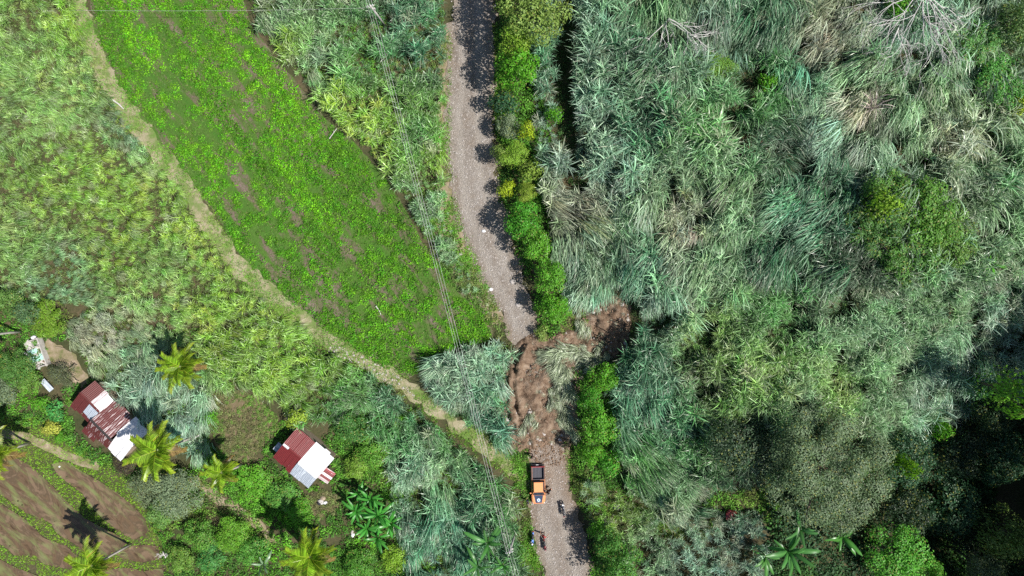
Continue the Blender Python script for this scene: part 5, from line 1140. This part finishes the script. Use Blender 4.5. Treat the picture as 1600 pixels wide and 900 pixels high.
motorcycle(852, 852, R(188), 'bike_red', 'dark red motorcycle behind the person in the red shirt', accent='bike_red', s=.92, lean=R(6))

# ------------------------------------------------------------------ people
def skin(name, V, E, rad, mat, parent, root=0, sub=1):
    me = bpy.data.meshes.new(name); me.from_pydata([tuple(v) for v in V], E, []); me.update(); me.materials.append(mat)
    o = link(name, me, parent); sk = o.modifiers.new('skin', 'SKIN'); sk.use_smooth_shade = True
    if not me.skin_vertices: me.skin_vertices.new(name='skin')
    for q, r_ in enumerate(rad): me.skin_vertices[0].data[q].radius = (r_, r_); me.skin_vertices[0].data[q].use_root = (q == root)
    sb = o.modifiers.new('smooth', 'SUBSURF'); sb.levels = sb.render_levels = sub; return o
def person(px, py, rz, shirt, pants, label, arms=((.35, .15), (.2, .25)), stride=.12, cap=None):
    """faces local +y; arms = (forward reach, outward spread) for each side"""
    b = g1(px, py, 1.2); e = empty('person', b + Vector((0, 0, .07)), rz); tag(e, label, 'person', 'people at the landslide')
    V = [(0, 0, .95), (0, .01, 1.15), (0, .0, 1.36), (0, 0, 1.45), (0, .02, 1.53), (0, .03, 1.62), (0, .02, 1.70)]; E = [(0, 1), (1, 2), (2, 3), (3, 4), (4, 5), (5, 6)]; rad = [.13, .125, .13, .06, .075, .09, .06]
    SV, SE, SR = [(0, 0, .90), (0, .01, 1.12), (0, 0, 1.34), (0, 0, 1.43)], [(0, 1), (1, 2), (2, 3)], [.15, .148, .15, .075]; PV, PE, PR = [(0, 0, .98), (0, 0, .88)], [(0, 1)], [.142, .145]
    for i_, s in enumerate((-1, 1)):
        f, w = arms[i_]; st = stride * s
        hip = (s * .10, 0, .88); kn = (s * .11, st * .6 + .02, .48); an = (s * .115, st, .08); toe = (s * .13, st + .17, .035); n0 = len(V)
        V += [hip, kn, an, toe]; E += [(0, n0), (n0, n0 + 1), (n0 + 1, n0 + 2), (n0 + 2, n0 + 3)]; rad += [.085, .058, .04, .035]
        p0 = len(PV); PV += [(s * .10, 0, .84), kn, (an[0], an[1], .14)]; PE += [(1, p0), (p0, p0 + 1), (p0 + 1, p0 + 2)]; PR += [.10, .078, .065]
        sh = (s * .19, 0, 1.38); el = (s * (.24 + w * .5), f * .25 - .02, 1.12); wr = (s * (.24 + w * .8), f * .75 + .05, .96 + f * .35); n0 = len(V)
        V += [sh, el, wr]; E += [(2, n0), (n0, n0 + 1), (n0 + 1, n0 + 2)]; rad += [.058, .042, .03]
        s0 = len(SV); mid = tuple((np.array(sh) * .35 + np.array(el) * .65)); SV += [sh, mid]; SE += [(2, s0), (s0, s0 + 1)]; SR += [.075, .066]
        d = Vector(wr) - Vector(el); d.normalize(); side = d.cross(Vector((0, 0, 1))).normalized(); pm = Vector(wr) + d * .07; np_ = len(V); V.append(tuple(pm)); E.append((n0 + 2, np_)); rad.append(.03)
        for q, (off, ln) in enumerate(((-.028, .07), (-.01, .085), (.01, .08), (.026, .062))):
            k0 = len(V); a_ = pm + side * off + d * .035; V += [tuple(a_), tuple(a_ + d * ln * .55 + Vector((0, 0, -.008))), tuple(a_ + d * ln + Vector((0, 0, -.03)))]; E += [(np_, k0), (k0, k0 + 1), (k0 + 1, k0 + 2)]; rad += [.0095, .009, .007]
        k0 = len(V); a_ = Vector(wr) + d * .03 + side * (-.035 * s); V += [tuple(a_), tuple(a_ + d * .03 + side * (-.02 * s))]; E += [(np_, k0), (k0, k0 + 1)]; rad += [.011, .008]
        MB().blob((toe[0], toe[1] - .09, .04), (.05, .14, .045), 8, 5).build('shoe', M['black'], e, True)
    n0 = len(V); V += [(0, .125, 1.615)]; E += [(5, n0)]; rad += [.018]
    skin('body', V, E, rad, M['skin'], e); skin('shirt', SV, SE, SR, M[shirt], e); skin('trousers', PV, PE, PR, M[pants], e)
    MB().blob((0, -.005, 1.67), (.098, .112, .10), 12, 8).build('hair' if cap is None else 'cap', M['hair' if cap is None else cap], e, True)
    for s in (-1, 1): MB().blob((s * .036, .112, 1.64), (.013, .008, .009), 6, 4).build('eye', M['hair'], e); MB().blob((s * .098, .025, 1.61), (.014, .025, .035), 6, 4).build('ear', M['skin'], e)
    MB().blob((0, .112, 1.565), (.026, .008, .008), 6, 4).build('mouth', M['tail'], e)
person(849, 838, R(-20), 'shirt_red', 'khaki', 'person in a red shirt standing between two motorcycles near the bottom', ((.5, .35), (.5, .35)), .1)
person(857, 769, R(95), 'cloth_dark', 'cloth_dark', 'person in dark clothes standing at the open pickup door', ((.75, .1), (.5, .3)), .15)
person(824, 784, R(-60), 'cloth_navy', 'jeans', 'person in navy clothes on the grass verge left of the pickup front', ((.15, .15), (.3, .2)), .1)
person(831, 714, R(200), 'cloth_dark', 'jeans', 'person in black clothes at the road edge behind the pickup', ((.2, .3), (.3, .2)), .14, 'cloth_dark')
